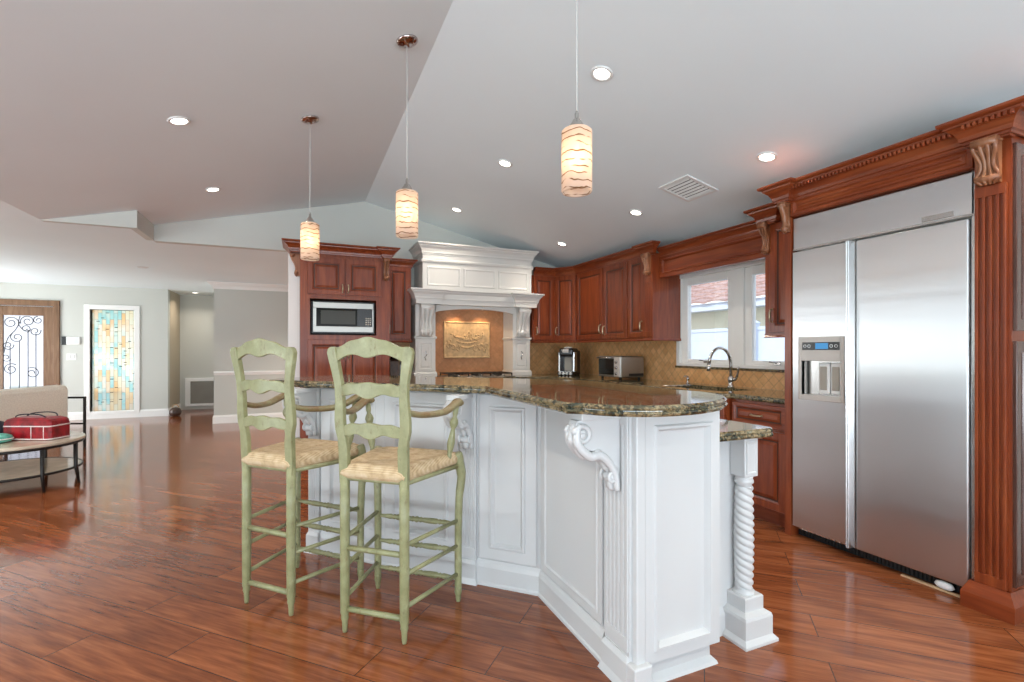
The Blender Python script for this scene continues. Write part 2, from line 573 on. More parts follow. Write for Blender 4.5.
def spline(pts, n=6):
    """Catmull-Rom through pts (tuples of any size)"""
    out = []
    P = [pts[0]] + list(pts) + [pts[-1]]
    for i in range(1, len(P) - 2):
        p0, p1, p2, p3 = P[i - 1], P[i], P[i + 1], P[i + 2]
        for k in range(n):
            t = k / n
            out.append(tuple(.5 * (2 * b + (c - a) * t + (2 * a - 5 * b + 4 * c - d) * t * t + (3 * b - a - 3 * c + d) * t ** 3) for a, b, c, d in zip(p0, p1, p2, p3)))
    out.append(tuple(pts[-1]))
    return out

# profiles -----------------------------------------------------------
DOOR = [(0, 0), (0, .017), (.003, .02), (.050, .02), (.054, .015), (.062, .013), (.066, .008), (.074, .008), (.096, .016)]
DRAWER = [(0, 0), (0, .017), (.003, .02), (.030, .02), (.034, .014), (.040, .012), (.044, .008), (.050, .008), (.066, .015)]
FLAT = [(0, 0), (0, .012), (.004, .015), (.05, .015), (.055, .021), (.064, .021), (.070, .012), (.08, .006), (.10, .006), (.115, .010)]
def crown(z0, z1, p):
    h = z1 - z0
    return [(0, z0), (.10 * p, z0), (.12 * p, z0 + .10 * h), (.22 * p, z0 + .14 * h), (.26 * p, z0 + .30 * h), (.42 * p, z0 + .52 * h), (.66 * p, z0 + .68 * h), (.74 * p, z0 + .72 * h),
            (.76 * p, z0 + .80 * h), (.92 * p, z0 + .84 * h), (1.0 * p, z0 + .90 * h), (1.0 * p, z1), (0, z1)]
def dentil(mb, a, b, out, z0, z1, step=.022, depth=.012):
    """rope-like dentil beads from a to b on the given outward side"""
    A, B = Vector(a), Vector(b)
    d = (B - A); n = int(d.length / step); d.normalize()
    o = Vector(out)
    for i in range(n):
        c = A + d * (step * (i + .5))
        M = Matrix(((d.x, o.x, 0, c.x), (d.y, o.y, 0, c.y), (0, 0, 1, 0), (0, 0, 0, 1)))
        mb.box(-step * .3, step * .3, -.004, depth, z0, z1, .003, M=M)
def corbel_profile(d, h):
    q = [(0, 0), (d, 0), (d, -.06 * h), (.96 * d, -.16 * h), (.84 * d, -.28 * h), (.62 * d, -.42 * h), (.46 * d, -.56 * h), (.40 * d, -.70 * h), (.46 * d, -.80 * h), (.52 * d, -.87 * h), (.46 * d, -.95 * h), (.28 * d, -h), (0, -h)]
    return q
def corbel(mb, M, w, d, h, ribs=3):
    """carved acanthus bracket hanging from local z=0, growing along +y"""
    q = corbel_profile(d, h)
    mb.loft([[(x, y, z) for y, z in q] for x in (-w / 2, -w / 2 + .004, w / 2 - .004, w / 2)], M=M)
    sp = spline(q[2:-1], 3)
    for k in range(ribs):
        x = (k - (ribs - 1) / 2) * w / ribs
        mb.tube([(x + (k - (ribs - 1) / 2) * .006 * math.sin(i * .4), y + .002, z) for i, (y, z) in enumerate(sp)], [w / ribs * .46 * (1.0 - .25 * i / len(sp)) for i in range(len(sp))], 8, M=M)
    mb.tube([(-w / 2 - .004, .86 * d, -.1 * h), (w / 2 + .004, .86 * d, -.1 * h)], .11 * h, 12, M=M)
    mb.tube([(-w / 2 - .002, .40 * d, -.88 * h), (w / 2 + .002, .40 * d, -.88 * h)], .085 * h, 12, M=M)
    mb.box(-w / 2 - .006, w / 2 + .006, 0, d + .008, -.02, .0, .004, M=M)
def flutes(mb, M, w, h, n=4, depth=.008):
    """fluted board: local x 0..w, z 0..h"""
    mb.box(0, w, -.012, .0012, 0, h, M=M)
    s = w / (2 * n + 1)
    for i in range(n + 1):
        mb.box(2 * i * s, (2 * i + 1) * s, 0, depth, 0, h, .003, M=M)
    mb.box(-.001, w + .001, 0, depth + .0015, 0, .05, .002, M=M)
    mb.box(-.001, w + .001, 0, depth + .0015, h - .05, h, .002, M=M)
def pull(parent, M, length=.1, vertical=True, name='handle'):
    mb = MB(M)
    pts = spline([(0, 0, -length / 2), (0, .022, -length * .42), (0, .03, 0), (0, .022, length * .42), (0, 0, length / 2)], 4)
    if not vertical: pts = [(z, y, x) for x, y, z in pts]
    mb.tube(pts, [.0045 + .003 * math.sin(PI * i / (len(pts) - 1)) for i in range(len(pts))], 8)
    for e in (-1, 1):
        c = (0, 0, e * length / 2) if vertical else (e * length / 2, 0, 0)
        mb.box(c[0] - .007, c[0] + .007, -.002, .005, c[2] - .007, c[2] + .007, .002)
    return mb.build(name, 'antique_brass', parent)
def door(parent, M, w, h, mat='cherry', prof=DOOR, name='door', handle=None, vertical=True, hl=.1):
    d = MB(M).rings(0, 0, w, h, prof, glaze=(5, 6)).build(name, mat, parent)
    if handle:
        pull(d, M @ Matrix.Translation((handle[0], .021, handle[1])), hl, vertical)
    return d

# ------------------------------------------------------------------ structure
RX, RZ, RK = .73, 3.066, .235
roofz = lambda x: RZ - RK * abs(x - RX)
EAVE = RX - (RZ - 2.4) / RK
struct('floor', MB().box(XL - .2, XR + .2, YR - .2, 12.4, -.12, 0), 'plank_floor')
T = .1
def roof_side(xa, xb, ya, yb):
    q = [(xa, roofz(xa)), (xb, roofz(xb)), (xb, roofz(xb) + T), (xa, roofz(xa) + T)]
    return MB().loft([[(x, y, z) for x, z in q] for y in (ya, yb)])
XS, YS = -1.41, 5.62
struct('ceiling', roof_side(RX, XR + .15, YR, YB), 'ceiling_paint')
mb = roof_side(EAVE, RX, YR, YS); a = roof_side(XS, RX, YS, YB); o_ = len(mb.v)
mb.v += a.v; mb.f += [tuple(i + o_ for i in f) for f in a.f]; mb.sm += a.sm
struct('ceiling_left', mb, 'ceiling_paint')
mb = MB().box(-2.5, XS, YS, 12.4, 2.4, 2.5).box(XS, XR + .15, YB, 12.4, 2.4, 2.5)
struct('ceiling_hall', mb, 'ceiling_paint')
mb = MB().box(XL - .15, EAVE, YR, YS, 2.4, 2.5).box(XL - .15, -2.5, YS, 12.4, 2.4, 2.5)
struct('ceiling_living', mb, 'ceiling_paint')
# gable wall over the kitchen end, and the step of the soffit beside it
g = [(XS, 2.5), (XS, roofz(XS) + .04), (RX, RZ + .04), (XR + .15, roofz(XR + .15) + .04), (XR + .15, 2.4), (XS + .0, 2.4)]
struct('wall_gable', MB().loft([[(x, y, z) for x, z in ((XS, 2.398), (XR + .15, 2.398), g[3], g[2], g[1])] for y in (YB - .004, YB + .1)]), 'wall_paint')
q = [(EAVE, 2.398), (XS - .06, 2.398), (XS - .06, roofz(XS - .06) + .03), (EAVE, 2.4 + .03)]
mb = MB().loft([[(x, y, z) for x, z in q] for y in (YS - .004, YS + .06)])
mb.box(XS - .06, XS + .004, YS - .004, YB - .004, 2.398, roofz(XS) + .04)
struct('wall_step', mb, 'wall_paint')
# kitchen walls
struct('wall_back', MB().box(-.10, XR + .15, YB, YB + .12, 0, 2.4), 'wall_paint')
WY0, WY1, WZ0, WZ1 = 2.515, 4.075, 1.085, 2.045
mb = MB()
mb.box(XR, XR + .15, YR, WY0, 0, 2.42).box(XR, XR + .15, WY1, YB, 0, 2.42).box(XR, XR + .15, WY0, WY1, 0, WZ0).box(XR, XR + .15, WY0, WY1, WZ1, 2.42)
struct('wall_right', mb, 'wall_paint')
# left wall with its long sliding-door opening, rear wall with another
mb = MB()
mb.box(XL - .15, XL, YR, -1.5, 0, 2.4).box(XL - .15, XL, 3.0, 3.8, 0, 2.4).box(XL - .15, XL, 10.7, YF + .15, 0, 2.4).box(XL - .15, XL, -1.5, 10.7, 2.15, 2.4)
struct('wall_left', mb, 'wall_paint')
mb = MB()
q = [(XL - .15, 2.15), (XR + .15, 2.15), (XR + .15, roofz(XR + .15)), (RX, RZ), (EAVE, 2.4), (XL - .15, 2.4)]
mb.loft([[(x, y, z) for x, z in q] for y in (YR - .15, YR)])
mb.box(XL - .15, -4.4, YR - .15, YR, 0, 2.15).box(2.6, XR + .15, YR - .15, YR, 0, 2.15)
struct('wall_rear', mb, 'wall_paint')
# far wall with front door and side window
DX0, DX1, DZ = -4.86, -3.98, 2.02
SX0, SX1, SZ0, SZ1 = -3.47, -2.82, .13, 1.985
HX = -2.30
mb = MB()
mb.box(XL, DX0, YF, YF + .15, 0, 2.4).box(DX0, DX1, YF, YF + .15, DZ, 2.4).box(DX1, SX0, YF, YF + .15, 0, 2.4)
mb.box(SX0, SX1, YF, YF + .15, 0, SZ0).box(SX0, SX1, YF, YF + .15, SZ1, 2.4).box(SX1, HX, YF, YF + .15, 0, 2.4)
struct('wall_far', mb, 'wall_paint')
paint('alcove_paint', (.46, .385, .28))
struct('wall_alcove_side', MB().box(HX - .1, HX, YF + .15, 12.1, 0, 2.4), 'alcove_paint')
struct('wall_alcove_back', MB().box(HX - .1, -.9, 12.1, 12.2, 0, 2.4), 'wall_paint')
HY = 9.6
struct('wall_hall', MB().box(-1.34, XR + .15, HY, HY + .12, 0, 2.4), 'wall_paint')
struct('wall_hall_end', MB().box(-1.34, -1.24, HY + .12, 12.1, 0, 2.4), 'wall_paint')
struct('wall_hall_right', MB().box(XR, XR + .15, YB + .12, HY, 0, 2.4), 'wall_paint')
# trims
BB = [(0, 0), (.016, 0), (.016, .11), (.010, .125), (.006, .14), (0, .14)]
struct('baseboard_far', MB().sweep([(DX1 + .1, YF), (HX, YF), (HX, 12.1)], BB), 'trim_paint')
struct('baseboard_hall', MB().sweep([(-1.34, 12.0), (-1.34, HY), (XR, HY)], BB), 'trim_paint')
struct('trim_1', MB().sweep([(-1.34, 12.0), (-1.34, HY), (XR, HY)], crown(2.29, 2.4, .09)), 'trim_paint')
struct('trim_2', MB().sweep([(-1.34, HY), (XR, HY)], [(0, .82), (.012, .82), (.018, .85), (.024, .86), (.024, .875), (.012, .885), (0, .885)]), 'trim_paint')
struct('trim_3', MB().box(-.125, -.005, YB - .012, YB, 0, 2.36).box(-.125, -.10, YB, YB + .14, 0, 2.36), 'trim_paint')
# front door
dr = thing('door_1', 'wooden front door with frosted glass and black iron scrollwork', 'door', (-4.42, YF, 0)); dr['kind'] = 'structure'
mb = MB()
cas = [(0, 0), (.0, .02), (.03, .03), (.06, .024), (.09, .03), (.1, .012), (.1, 0)]
mb.box(DX1, DX1 + .09, YF - .03, YF + .02, 0, DZ + .09, .006).box(DX0 - .09, DX0, YF - .03, YF + .02, 0, DZ + .09, .006).box(DX0 - .09, DX1 + .09, YF - .035, YF + .02, DZ, DZ + .1, .006)
mb.build('door_frame', 'door_wood', dr)
gx0, gx1, gz0, gz1 = -4.66, -4.13, .30, 1.85
mb = MB()
mb.box(DX0 + .005, gx0, YF + .02, YF + .065, .01, DZ - .01, .004).box(gx1, DX1 - .005, YF + .02, YF + .065, .01, DZ - .01, .004)
mb.box(gx0, gx1, YF + .02, YF + .065, .01, gz0, .004).box(gx0, gx1, YF + .02, YF + .065, gz1, DZ - .01, .004)
mb.build('door_leaf', 'door_wood', dr)
MB().box(gx0, gx1, YF + .045, YF + .055, gz0, gz1).build('glass_pane', 'frosted_glass', dr)
mb = MB()
def scroll(cx, cz, r, turns=1.4, a0=0., sgn=1):
    return [(cx + r * (1 - .72 * i / 26) * math.cos(a0 + sgn * turns * 2 * PI * i / 26), YF + .03, cz + r * (1 - .72 * i / 26) * math.sin(a0 + sgn * turns * 2 * PI * i / 26)) for i in range(27)]
for x in (-4.57, -4.45, -4.335, -4.23):
    top = {-4.57: 1.30, -4.45: 1.40, -4.335: 1.60, -4.23: 1.54}[x]
    mb.tube([(x, YF + .03, gz0), (x, YF + .03, top)], .006, 6)
for cx, cz, r, t, a0, sg in ((-4.56, 1.72, .11, 1.5, -.6, 1), (-4.34, 1.75, .10, 1.5, 3.6, -1), (-4.20, 1.77, .07, 1.3, 1.6, 1), (-4.48, 1.47, .09, 1.4, 2.3, 1), (-4.60, 1.33, .08, 1.4, .2, -1), (-4.37, 1.62, .07, 1.2, -1.2, 1), (-4.24, 1.58, .08, 1.3, .3, -1), (-4.62, 1.12, .07, 1.2, -.5, -1),
                             (-4.56, .92, .10, 1.5, .8, 1), (-4.28, .85, .10, 1.4, 2.2, -1)):
    mb.tube(scroll(cx, cz, r, t, a0, sg), .006, 6)
mb.tube(spline([(-4.65, YF + .03, 1.2), (-4.60, YF + .03, 1.45), (-4.5, YF + .03, 1.6), (-4.44, YF + .03, 1.74)], 5), .006, 6)
mb.tube(spline([(-4.44, YF + .03, 1.84), (-4.46, YF + .03, 1.7), (-4.38, YF + .03, 1.58), (-4.3, YF + .03, 1.6)], 5), .006, 6)
mb.build('iron_scrollwork', 'iron', dr)
# stained-glass side window
wi = thing('window_2', 'tall narrow stained glass window in pastel teal and amber', 'window', (-3.15, YF, .13)); wi['kind'] = 'structure'
mb = MB()
cw = .085
mb.box(SX0 - cw, SX0, YF - .02, YF + .12, SZ0 - cw * .6, SZ1 + cw, .004).box(SX1, SX1 + cw, YF - .02, YF + .12, SZ0 - cw * .6, SZ1 + cw, .004)
mb.box(SX0, SX1, YF - .02, YF + .12, SZ1, SZ1 + cw, .004).box(SX0, SX1, YF - .02, YF + .12, SZ0 - cw * .6, SZ0, .004)
mb.build('window_frame', 'trim_paint', wi)
MB().box(SX0, SX1, YF + .085, YF + .095, SZ0, SZ1).build('glass_pane', 'stained_glass', wi)
mb = MB()
for i in range(34):
    x = SX0 + .067 * random.randint(1, 9) ; z = random.uniform(SZ0 + .05, SZ1 - .05)
    mb.box(x - .001, x + .045, YF + .080, YF + .086, z - .005, z + .005)
mb.build('leading', 'iron', wi)
# return air grille and small fittings
gl = thing('return_air_grille', 'white framed return air grille low on the hall alcove wall', 'vent', (-1.8, 12.09, 0))
mb = MB()
GX0, GX1, GZ0, GZ1 = -2.20, -1.36, .07, .66
mb.box(GX0, GX1, 12.06, 12.098, GZ1 - .07, GZ1, .004).box(GX0, GX1, 12.06, 12.098, GZ0, GZ0 + .05, .004).box(GX0, GX0 + .09, 12.06, 12.098, GZ0 + .05, GZ1 - .07).box(GX1 - .05, GX1, 12.06, 12.098, GZ0 + .05, GZ1 - .07)
mb.build('frame', 'trim_paint', gl)
mb = MB().box(GX0 + .09, GX1 - .05, 12.088, 12.096, GZ0 + .05, GZ1 - .07)
for i in range(22):
    z = GZ0 + .06 + i * .0205
    mb.box(GX0 + .09, GX1 - .05, 12.07, 12.09, z, z + .006)
mb.build('louvre', 'grille_grey', gl)
ds = thing('door_stop', 'small dark round weight on the floor at the alcove corner', 'ornament', (-2.16, 11.0, 0))
mb = MB().lathe([(.03, 0), (.075, .012), (.098, .05), (.10, .09), (.08, .135), (.045, .16), (.01, .168)], 18, at=(-2.16, 11.0, 0))
mb.build('body', 'dark_brown', ds)
MB().tube([(-2.16 + .05 * math.cos(t) , 11.0, .165 + .05 * math.sin(t)) for t in [PI * i / 8 for i in range(9)]], .008, 8).build('loop', 'tan_wood', ds)
kp = thing('wall_intercom', 'small wall intercom with dark side and pale screen by the front door', 'intercom', (-3.74, YF - .02, 1.42))
MB().box(-3.865, -3.80, YF - .03, YF, 1.34, 1.49, .004).build('speaker_panel', 'black_plastic', kp)
MB().box(-3.80, -3.61, YF - .028, YF, 1.345, 1.485, .004).build('housing', 'plastic_white', kp)
MB().box(-3.785, -3.63, YF - .030, YF - .027, 1.36, 1.47).build('screen', 'lcd_pale', kp)
sp_ = thing('light_switch', 'white double light switch plate below the wall intercom', 'switch', (-3.73, YF - .01, 1.13))
MB().box(-3.80, -3.66, YF - .008, YF, 1.07, 1.19, .003).build('plate', 'plastic_white', sp_)
MB().box(-3.775, -3.745, YF - .014, YF - .006, 1.10, 1.16, .003).build('rocker', 'plastic_white', sp_)
MB().box(-3.715, -3.685, YF - .014, YF - .006, 1.10, 1.16, .003).build('rocker', 'plastic_white', sp_)

# kitchen window ---------------------------------------------------------
w1 = thing('window_1', 'white two-pane kitchen window above the sink', 'window', (XR, 3.295, WZ0)); w1['kind'] = 'structure'
mb = MB()
jb = .045
mb.box(XR - .012, XR + .13, WY0, WY0 + jb, WZ0, WZ1, .003).box(XR - .012, XR + .13, WY1 - jb, WY1, WZ0, WZ1, .003)
mb.box(XR - .012, XR + .13, WY0 + jb, WY1 - jb, WZ1 - jb, WZ1, .003).box(XR - .012, XR + .13, WY0 + jb, WY1 - jb, WZ0, WZ0 + .03, .003)
mb.box(XR + .012, XR + .13, 3.235, 3.355, WZ0 + .03, WZ1 - jb, .004)
mb.build('window_frame', 'trim_paint', w1)
for ya, yb in ((WY0 + jb, 3.235), (3.355, WY1 - jb)):
    mb = MB()
    k = .075
    za, zb = WZ0 + .03, WZ1 - jb
    x0, x1 = XR + .03, XR + .085
    mb.box(x0, x1, ya, ya + k, za, zb, .004).box(x0, x1, yb - k, yb, za, zb, .004).box(x0, x1, ya + k, yb - k, zb - k, zb, .004).box(x0, x1, ya + k, yb - k, za, za + .04, .004)
    sa = mb.build('sash', 'trim_paint', w1)
    MB().box(x0 + .02, x0 + .027, ya + k, yb - k, za + .04, zb - k).build('glass_pane', 'clear_glass', sa)
    yc = (ya + yb) / 2
    mb = MB().box(x0 - .012, x0, yc - .03, yc + .03, za + .006, za + .03, .004)
    mb.tube([(x0 - .008, yc, za + .02), (x0 - .028, yc + .02, za + .03), (x0 - .03, yc + .06, za + .032)], .006, 8)
    mb.build('crank', 'nickel', sa)
struct('trim_4', MB().box(XR - .02, XR, WY0 - .1, WY1 + .01, WZ0 - .022, WZ0, .003), 'granite')

# outside ------------------------------------------------------------------
struct('ground_outside', MB().box(XR + .15, 30, -8, 20, -.25, -.12), 'patio_stone')
struct('patio', MB().box(-9.0, XL - .15, -12, 20, -.25, -.10), 'patio_stone')
struct('sun_block_slab', MB().box(-9.2, XL - .15, -4, 12.5, 2.62, 2.75), 'ceiling_paint')  # unseen slab added to keep sun out of the left opening
struct('lawn_side', MB().box(-24, -9.0, -16, 24, -.28, -.10), 'lawn')
struct('patio_rear', MB().box(-9.0, 8, -14, YR - .15, -.25, -.10), 'patio_stone')
struct('walkway_front', MB().box(-9.0, 3, YF + .15, 18, -.24, -.10), 'patio_stone')
fn = thing('vinyl_fence', 'white vinyl privacy fence outside the kitchen window', 'fence', (9.5, 6, -.12))
mb = MB()
for i in range(16):
    mb.box(9.5, 9.54, -2 + i * 1.0 + .06, -1 + i * 1.0 - .06 + .12, .05 - .12, 1.72, .004)
mb.build('panel', 'vinyl_white', fn)
mb = MB().box(9.48, 9.56, -2, 14, 1.70, 1.78, .006).box(9.48, 9.56, -2, 14, -.12, .02, .006)
mb.build('rail', 'vinyl_white', fn)
for i in range(7):
    y = -1.3 + i * 2.3
    po = MB().box(9.42, 9.55, y, y + .13, -.12, 1.84, .006).build('post', 'vinyl_white', fn)
    MB().loft([[(9.41 + a, y - .01 + a, z), (9.56 - a, y - .01 + a, z), (9.56 - a, y + .14 - a, z), (9.41 + a, y + .14 - a, z)] for a, z in ((0, 1.84), (0, 1.87), (.06, 1.92))]).build('cap', 'vinyl_white', po)
hs = thing('neighbour_house', 'cream neighbouring house with clay tile roof beyond the fence', 'house', (12, 7, -.12))
MB().box(12, 18, -6, 19, -.12, 2.55).build('wall', 'stucco_cream', hs)
MB().box(11.35, 11.45, -7, 20, 2.44, 2.66, .01).box(11.45, 12, -7, 20, 2.46, 2.50).build('fascia', 'vinyl_white', hs)
mb = MB()
for r in range(11):
    xa, za = 11.25 + r * .36, 2.66 + r * .15
    n = 130
    ring0, ring1 = [], []
    for i in range(n + 1):
        y = -7 + 27 * i / n
        h = .05 * abs(math.sin(i * PI / 4))
        ring0.append((xa, y, za + .05 + h)); ring1.append((xa + .42, y, za + .17 + h))
    mb.loft([ring0, ring1], cap=False, close=False)
    mb.loft([[(x, y, z - .06) for x, y, z in ring0], ring0], cap=False, close=False)
mb.build('roof', 'roof_tile', hs)
wdw = MB().box(11.97, 12.0, 7.55, 8.65, 1.0, 2.05).build('window', 'dispenser_grey', hs)
MB().box(11.955, 11.985, 7.45, 8.75, .93, 1.0, .005).build('window_sill', 'stucco_cream', wdw)
MB().tube(spline([(11.9, 5.9, 2.46), (11.9, 5.85, 2.3), (11.9, 5.75, 2.2), (11.9, 5.7, 2.0), (11.9, 5.7, .0)], 4), .045, 8).build('downpipe', 'vinyl_white', hs)
fb = thing('garden_wall', 'pale garden wall at the far side of the lawn', 'wall', (-20, 2, -.1))
MB().box(-20.2, -20, -14, 22, -.1, 1.9, .01).build('panel', 'stucco_cream', fb)
MB().box(-20.25, -19.95, -14, 22, 1.9, 2.0, .01).build('coping', 'vinyl_white', fb)

# ------------------------------------------------------------------ kitchen: right wall
CT0, CT1 = .875, .914
XCF = 3.08      # base cabinet face
XUF = 3.36      # upper cabinet face
# backsplash
struct('wall_backsplash_right', MB().box(XR - .012, XR, 2.30, YB - .012, CT1, WZ0 - .022).box(XR - .012, XR, WY1, YB - .012, WZ0 - .022, 1.40).box(XR - .012, XR, 2.3, WY0, WZ0 - .022, 1.40), 'travertine_tile')
struct('wall_backsplash_back', MB().box(.93, 1.30, YB - .012, YB, CT1, 1.40).box(2.78, XR - .012, YB - .012, YB, CT1, 1.40), 'travertine_tile')
struct('wall_backsplash_hood', MB().box(1.52, 2.56, YB - .014, YB, CT1, 1.80), 'hood_tile')
# base cabinets
def base_cab(name, label, y0, y1, xf, doors, drawer=True, toe=True):
    t = thing(name, label, 'cabinet', (xf + .02, (y0 + y1) / 2, 0))
    bd = MB().box(xf, XR - .02, y0, y1, .10, CT0 - .001 if name != 'sink_cabinet' else .68)
    if name == 'sink_cabinet': bd.box(xf, xf + .03, y0, y1, .68, CT0 - .001).box(xf + .03, XR - .02, y0, y0 + .03, .68, CT0 - .001).box(xf + .03, XR - .02, y1 - .03, y1, .68, CT0 - .001)
    bd.build('body', 'cherry', t)
    MB().box(xf + .05, XR - .02, y0, y1, 0.0, .10).build('toe_kick', 'cherry_horizontal', t)
    n = doors
    wd = (y1 - y0 - .02) / n
    for i in range(n):
        M = frame((xf, y0 + .01 + i * wd + .003, .12), (-1, 0))
        hz = (wd - .045 if (i == 0 and n > 1) else .04, .50)
        if drawer:
            door(t, M @ Matrix.Translation((0, 0, .57)), wd - .006, .165, 'cherry_horizontal', DRAWER, 'drawer', ((wd - .006) / 2, .0825), False, .09)
            door(t, M, wd - .006, .55, handle=hz if n > 1 else (wd * .5, .495), vertical=n > 1, hl=.09)
        else:
            door(t, M, wd - .006, .735, handle=(hz[0], .66))
    return t
base_cab('base_cabinet', 'cherry drawer and door base cabinet beside the refrigerator', 2.315, 2.80, XCF, 1)
base_cab('sink_cabinet', 'cherry sink base cabinet projecting slightly under the window', 2.80, 3.86, XCF - .05, 2)
base_cab('base_cabinet', 'cherry double base cabinet between sink and kitchen corner', 3.86, 5.10, XCF, 2)
t = thing('corner_cabinet', 'cherry corner base cabinet beneath the coffee maker', 'cabinet', (3.3, 5.8, 0))
MB().prism([(XCF, 5.10), (XR - .02, 5.10), (XR - .02, YB - .02), (2.72, YB - .02), (2.72, 5.58), (XCF - .12, 5.58)], .10, CT0 - .001).build('body', 'cherry', t)
MB().prism([(XCF + .05, 5.10), (XR - .02, 5.10), (XR - .02, YB - .02), (2.72, YB - .02), (2.72, 5.63), (XCF - .07, 5.63)], 0, .10).build('toe_kick', 'cherry_horizontal', t)
dv = Vector((XCF - .12 - XCF, 5.58 - 5.10)); ln = dv.length; od = Vector((-dv.y, dv.x)).normalized()
door(t, frame((XCF - .12 + .01 * -dv.x / ln, 5.58 - .01 * dv.y / ln, .12), (-abs(od.x), -abs(od.y))) @ Matrix.Translation((-ln + .02, 0, 0)), ln - .04, .735, handle=(.05, .66))
def base_back(name, label, x0, x1, n):
    t = thing(name, label, 'cabinet', ((x0 + x1) / 2, 5.6, 0))
    yf = 5.58
    MB().box(x0, x1, yf, YB - .02, .10, CT0 - .001).build('body', 'cherry', t)
    MB().box(x0, x1, yf + .05, YB - .02, 0, .10).build('toe_kick', 'cherry_horizontal', t)
    wd = (x1 - x0 - .02) / n
    for i in range(n):
        M = frame((x1 - .01 - i * wd - .003, yf, .12), (0, -1))
        M = frame((x0 + .01 + (i + 1) * wd - .003, yf, .12), (0, -1)) @ Matrix.Translation((0, 0, 0))
        # local x runs towards -X for a face that looks to -Y
        door(t, M, wd - .006, .735, handle=(.04 if i else wd - .05, .66))
base_back('cooktop_cabinet', 'wide cherry base cabinet under the cooktop', 1.40, 2.72, 3)
base_back('base_cabinet', 'narrow cherry base cabinet between tall oven cabinet and cooktop', .925, 1.40, 1)
# countertops
EDGE = [(.012, CT0), (.004, CT0 + .004), (0, CT0 + .012), (.003, CT0 + .019), (.006, CT0 + .022), (.002, CT0 + .026), (.003, CT0 + .033), (.010, CT1)]
ct = thing('countertop', 'dark green granite counter along the window and back walls', 'countertop', (3.3, 4.2, CT0))
xo = XCF - .035
SKX0, SKX1, SKY0, SKY1 = 3.14, 3.50, 2.95, 3.65
poly1 = [(xo, 2.315), (XR - .014, 2.315), (XR - .014, SKY0), (xo - .05, SKY0), (xo - .05, 2.815), (xo, 2.785)]
poly2 = [(xo - .05, SKY1), (XR - .014, SKY1), (XR - .014, YB - .014), (.93, YB - .014), (.93, 5.545), (XCF - .14, 5.545), (xo, 5.08), (xo, 3.875), (xo - .05, 3.845)]
mb = MB().slab(poly1, EDGE).slab(poly2, EDGE)
mb.box(xo - .05, SKX0, SKY0 - .012, SKY1 + .012, CT0, CT1 - .0005, .006).box(SKX1, XR - .014, SKY0 - .012, SKY1 + .012, CT0, CT1 - .0005)
mb.build('slab', 'granite', ct)
sk = thing('sink', 'stainless undermount sink below the kitchen window', 'sink', (3.32, 3.3, .70))
mb = MB()
R = []
for ins, z in ((-.02, CT0 - .001), (0, CT0 - .001), (.012, .72), (.04, .70)):
    R.append([(SKX0 + ins, SKY0 + ins, z), (SKX1 - ins, SKY0 + ins, z), (SKX1 - ins, SKY1 - ins, z), (SKX0 + ins, SKY1 - ins, z)])
mb.loft(R, cap=False); mb.add(R[-1], [(0, 1, 2, 3)])
mb.build('bowl', 'steel_small', sk)
MB().lathe([(.045, .700), (.045, .704), (.02, .703)], 16, at=(3.32, 3.3, 0)).build('drain', 'steel_trim', sk)
# faucet
fa = thing('faucet', 'brushed nickel gooseneck faucet on the counter under the window', 'faucet', (3.575, 3.26, CT1))
mb = MB()
fx, fy = 3.575, 3.26
mb.lathe([(.032, 0), (.032, .006), (.024, .012), (.022, .05), (.026, .06), (.026, .085), (.019, .095), (.015, .10)], 18, at=(fx, fy, CT1))
mb.build('base', 'nickel', fa)
pts = [(fx, fy, CT1 + .09), (fx, fy, CT1 + .20)]
for i in range(1, 13):
    t_ = PI * i / 12 * .96
    pts.append((fx - .13 + .13 * math.cos(t_), fy, CT1 + .20 + .155 * math.sin(t_)))
MB().tube(pts, .0135, 12).build('spout', 'nickel', fa)
e = Vector(pts[-1])
MB().tube([(e.x, e.y, e.z), (e.x - .006, e.y, e.z - .04), (e.x - .01, e.y, e.z - .07)], [.0155, .019, .016], 12).build('spray_head', 'nickel', fa)
MB().tube(spline([(fx, fy - .02, CT1 + .07), (fx - .005, fy - .06, CT1 + .08), (fx - .01, fy - .085, CT1 + .13), (fx - .015, fy - .10, CT1 + .185)], 4), [.016] * 4 + [.011] * 4 + [.009] * 5, 10).build('lever', 'nickel', fa)
so = thing('soap_dispenser', 'small nickel soap dispenser left of the faucet', 'dispenser', (3.58, 3.80, CT1))
MB().lathe([(.02, 0), (.02, .005), (.012, .01), (.012, .035), (.017, .04), (.017, .055), (.008, .06), (.006, .075)], 14, at=(3.58, 3.80, CT1)).build('body', 'nickel', so)
MB().tube([(3.58, 3.80, CT1 + .07), (3.56, 3.80, CT1 + .078), (3.53, 3.80, CT1 + .066)], .005, 8).build('nozzle', 'nickel', so)

# upper cabinets -----------------------------------------------------------
UZ0, UZ1 = 1.375, 2.25
def light_rail(mb, path, z=UZ0):
    mb.sweep(path, [(-.02, z - .03), (.012, z - .03), (.016, z - .022), (.008, z - .01), (.008, z), (-.02, z)])
# right wall, two-door
uc = thing('wall_cabinet', 'cherry double door wall cabinet above the toaster oven', 'cabinet', (3.5, 5.02, UZ0))
mb = MB().box(XUF, XR - .002, 4.47, 5.575, UZ0, UZ1); mb.build('body', 'cherry', uc)
mb = MB(); light_rail(mb, [(XUF, 5.575), (XUF, 4.47)][::1]); mb.build('light_rail', 'cherry_horizontal', uc)
door(uc, frame((XUF, 4.955, UZ0 + .01), (-1, 0)), .605, .86, handle=(.035, .12))
door(uc, frame((XUF, 4.485, UZ0 + .01), (-1, 0)), .46, .86, handle=(.46 - .035, .10))
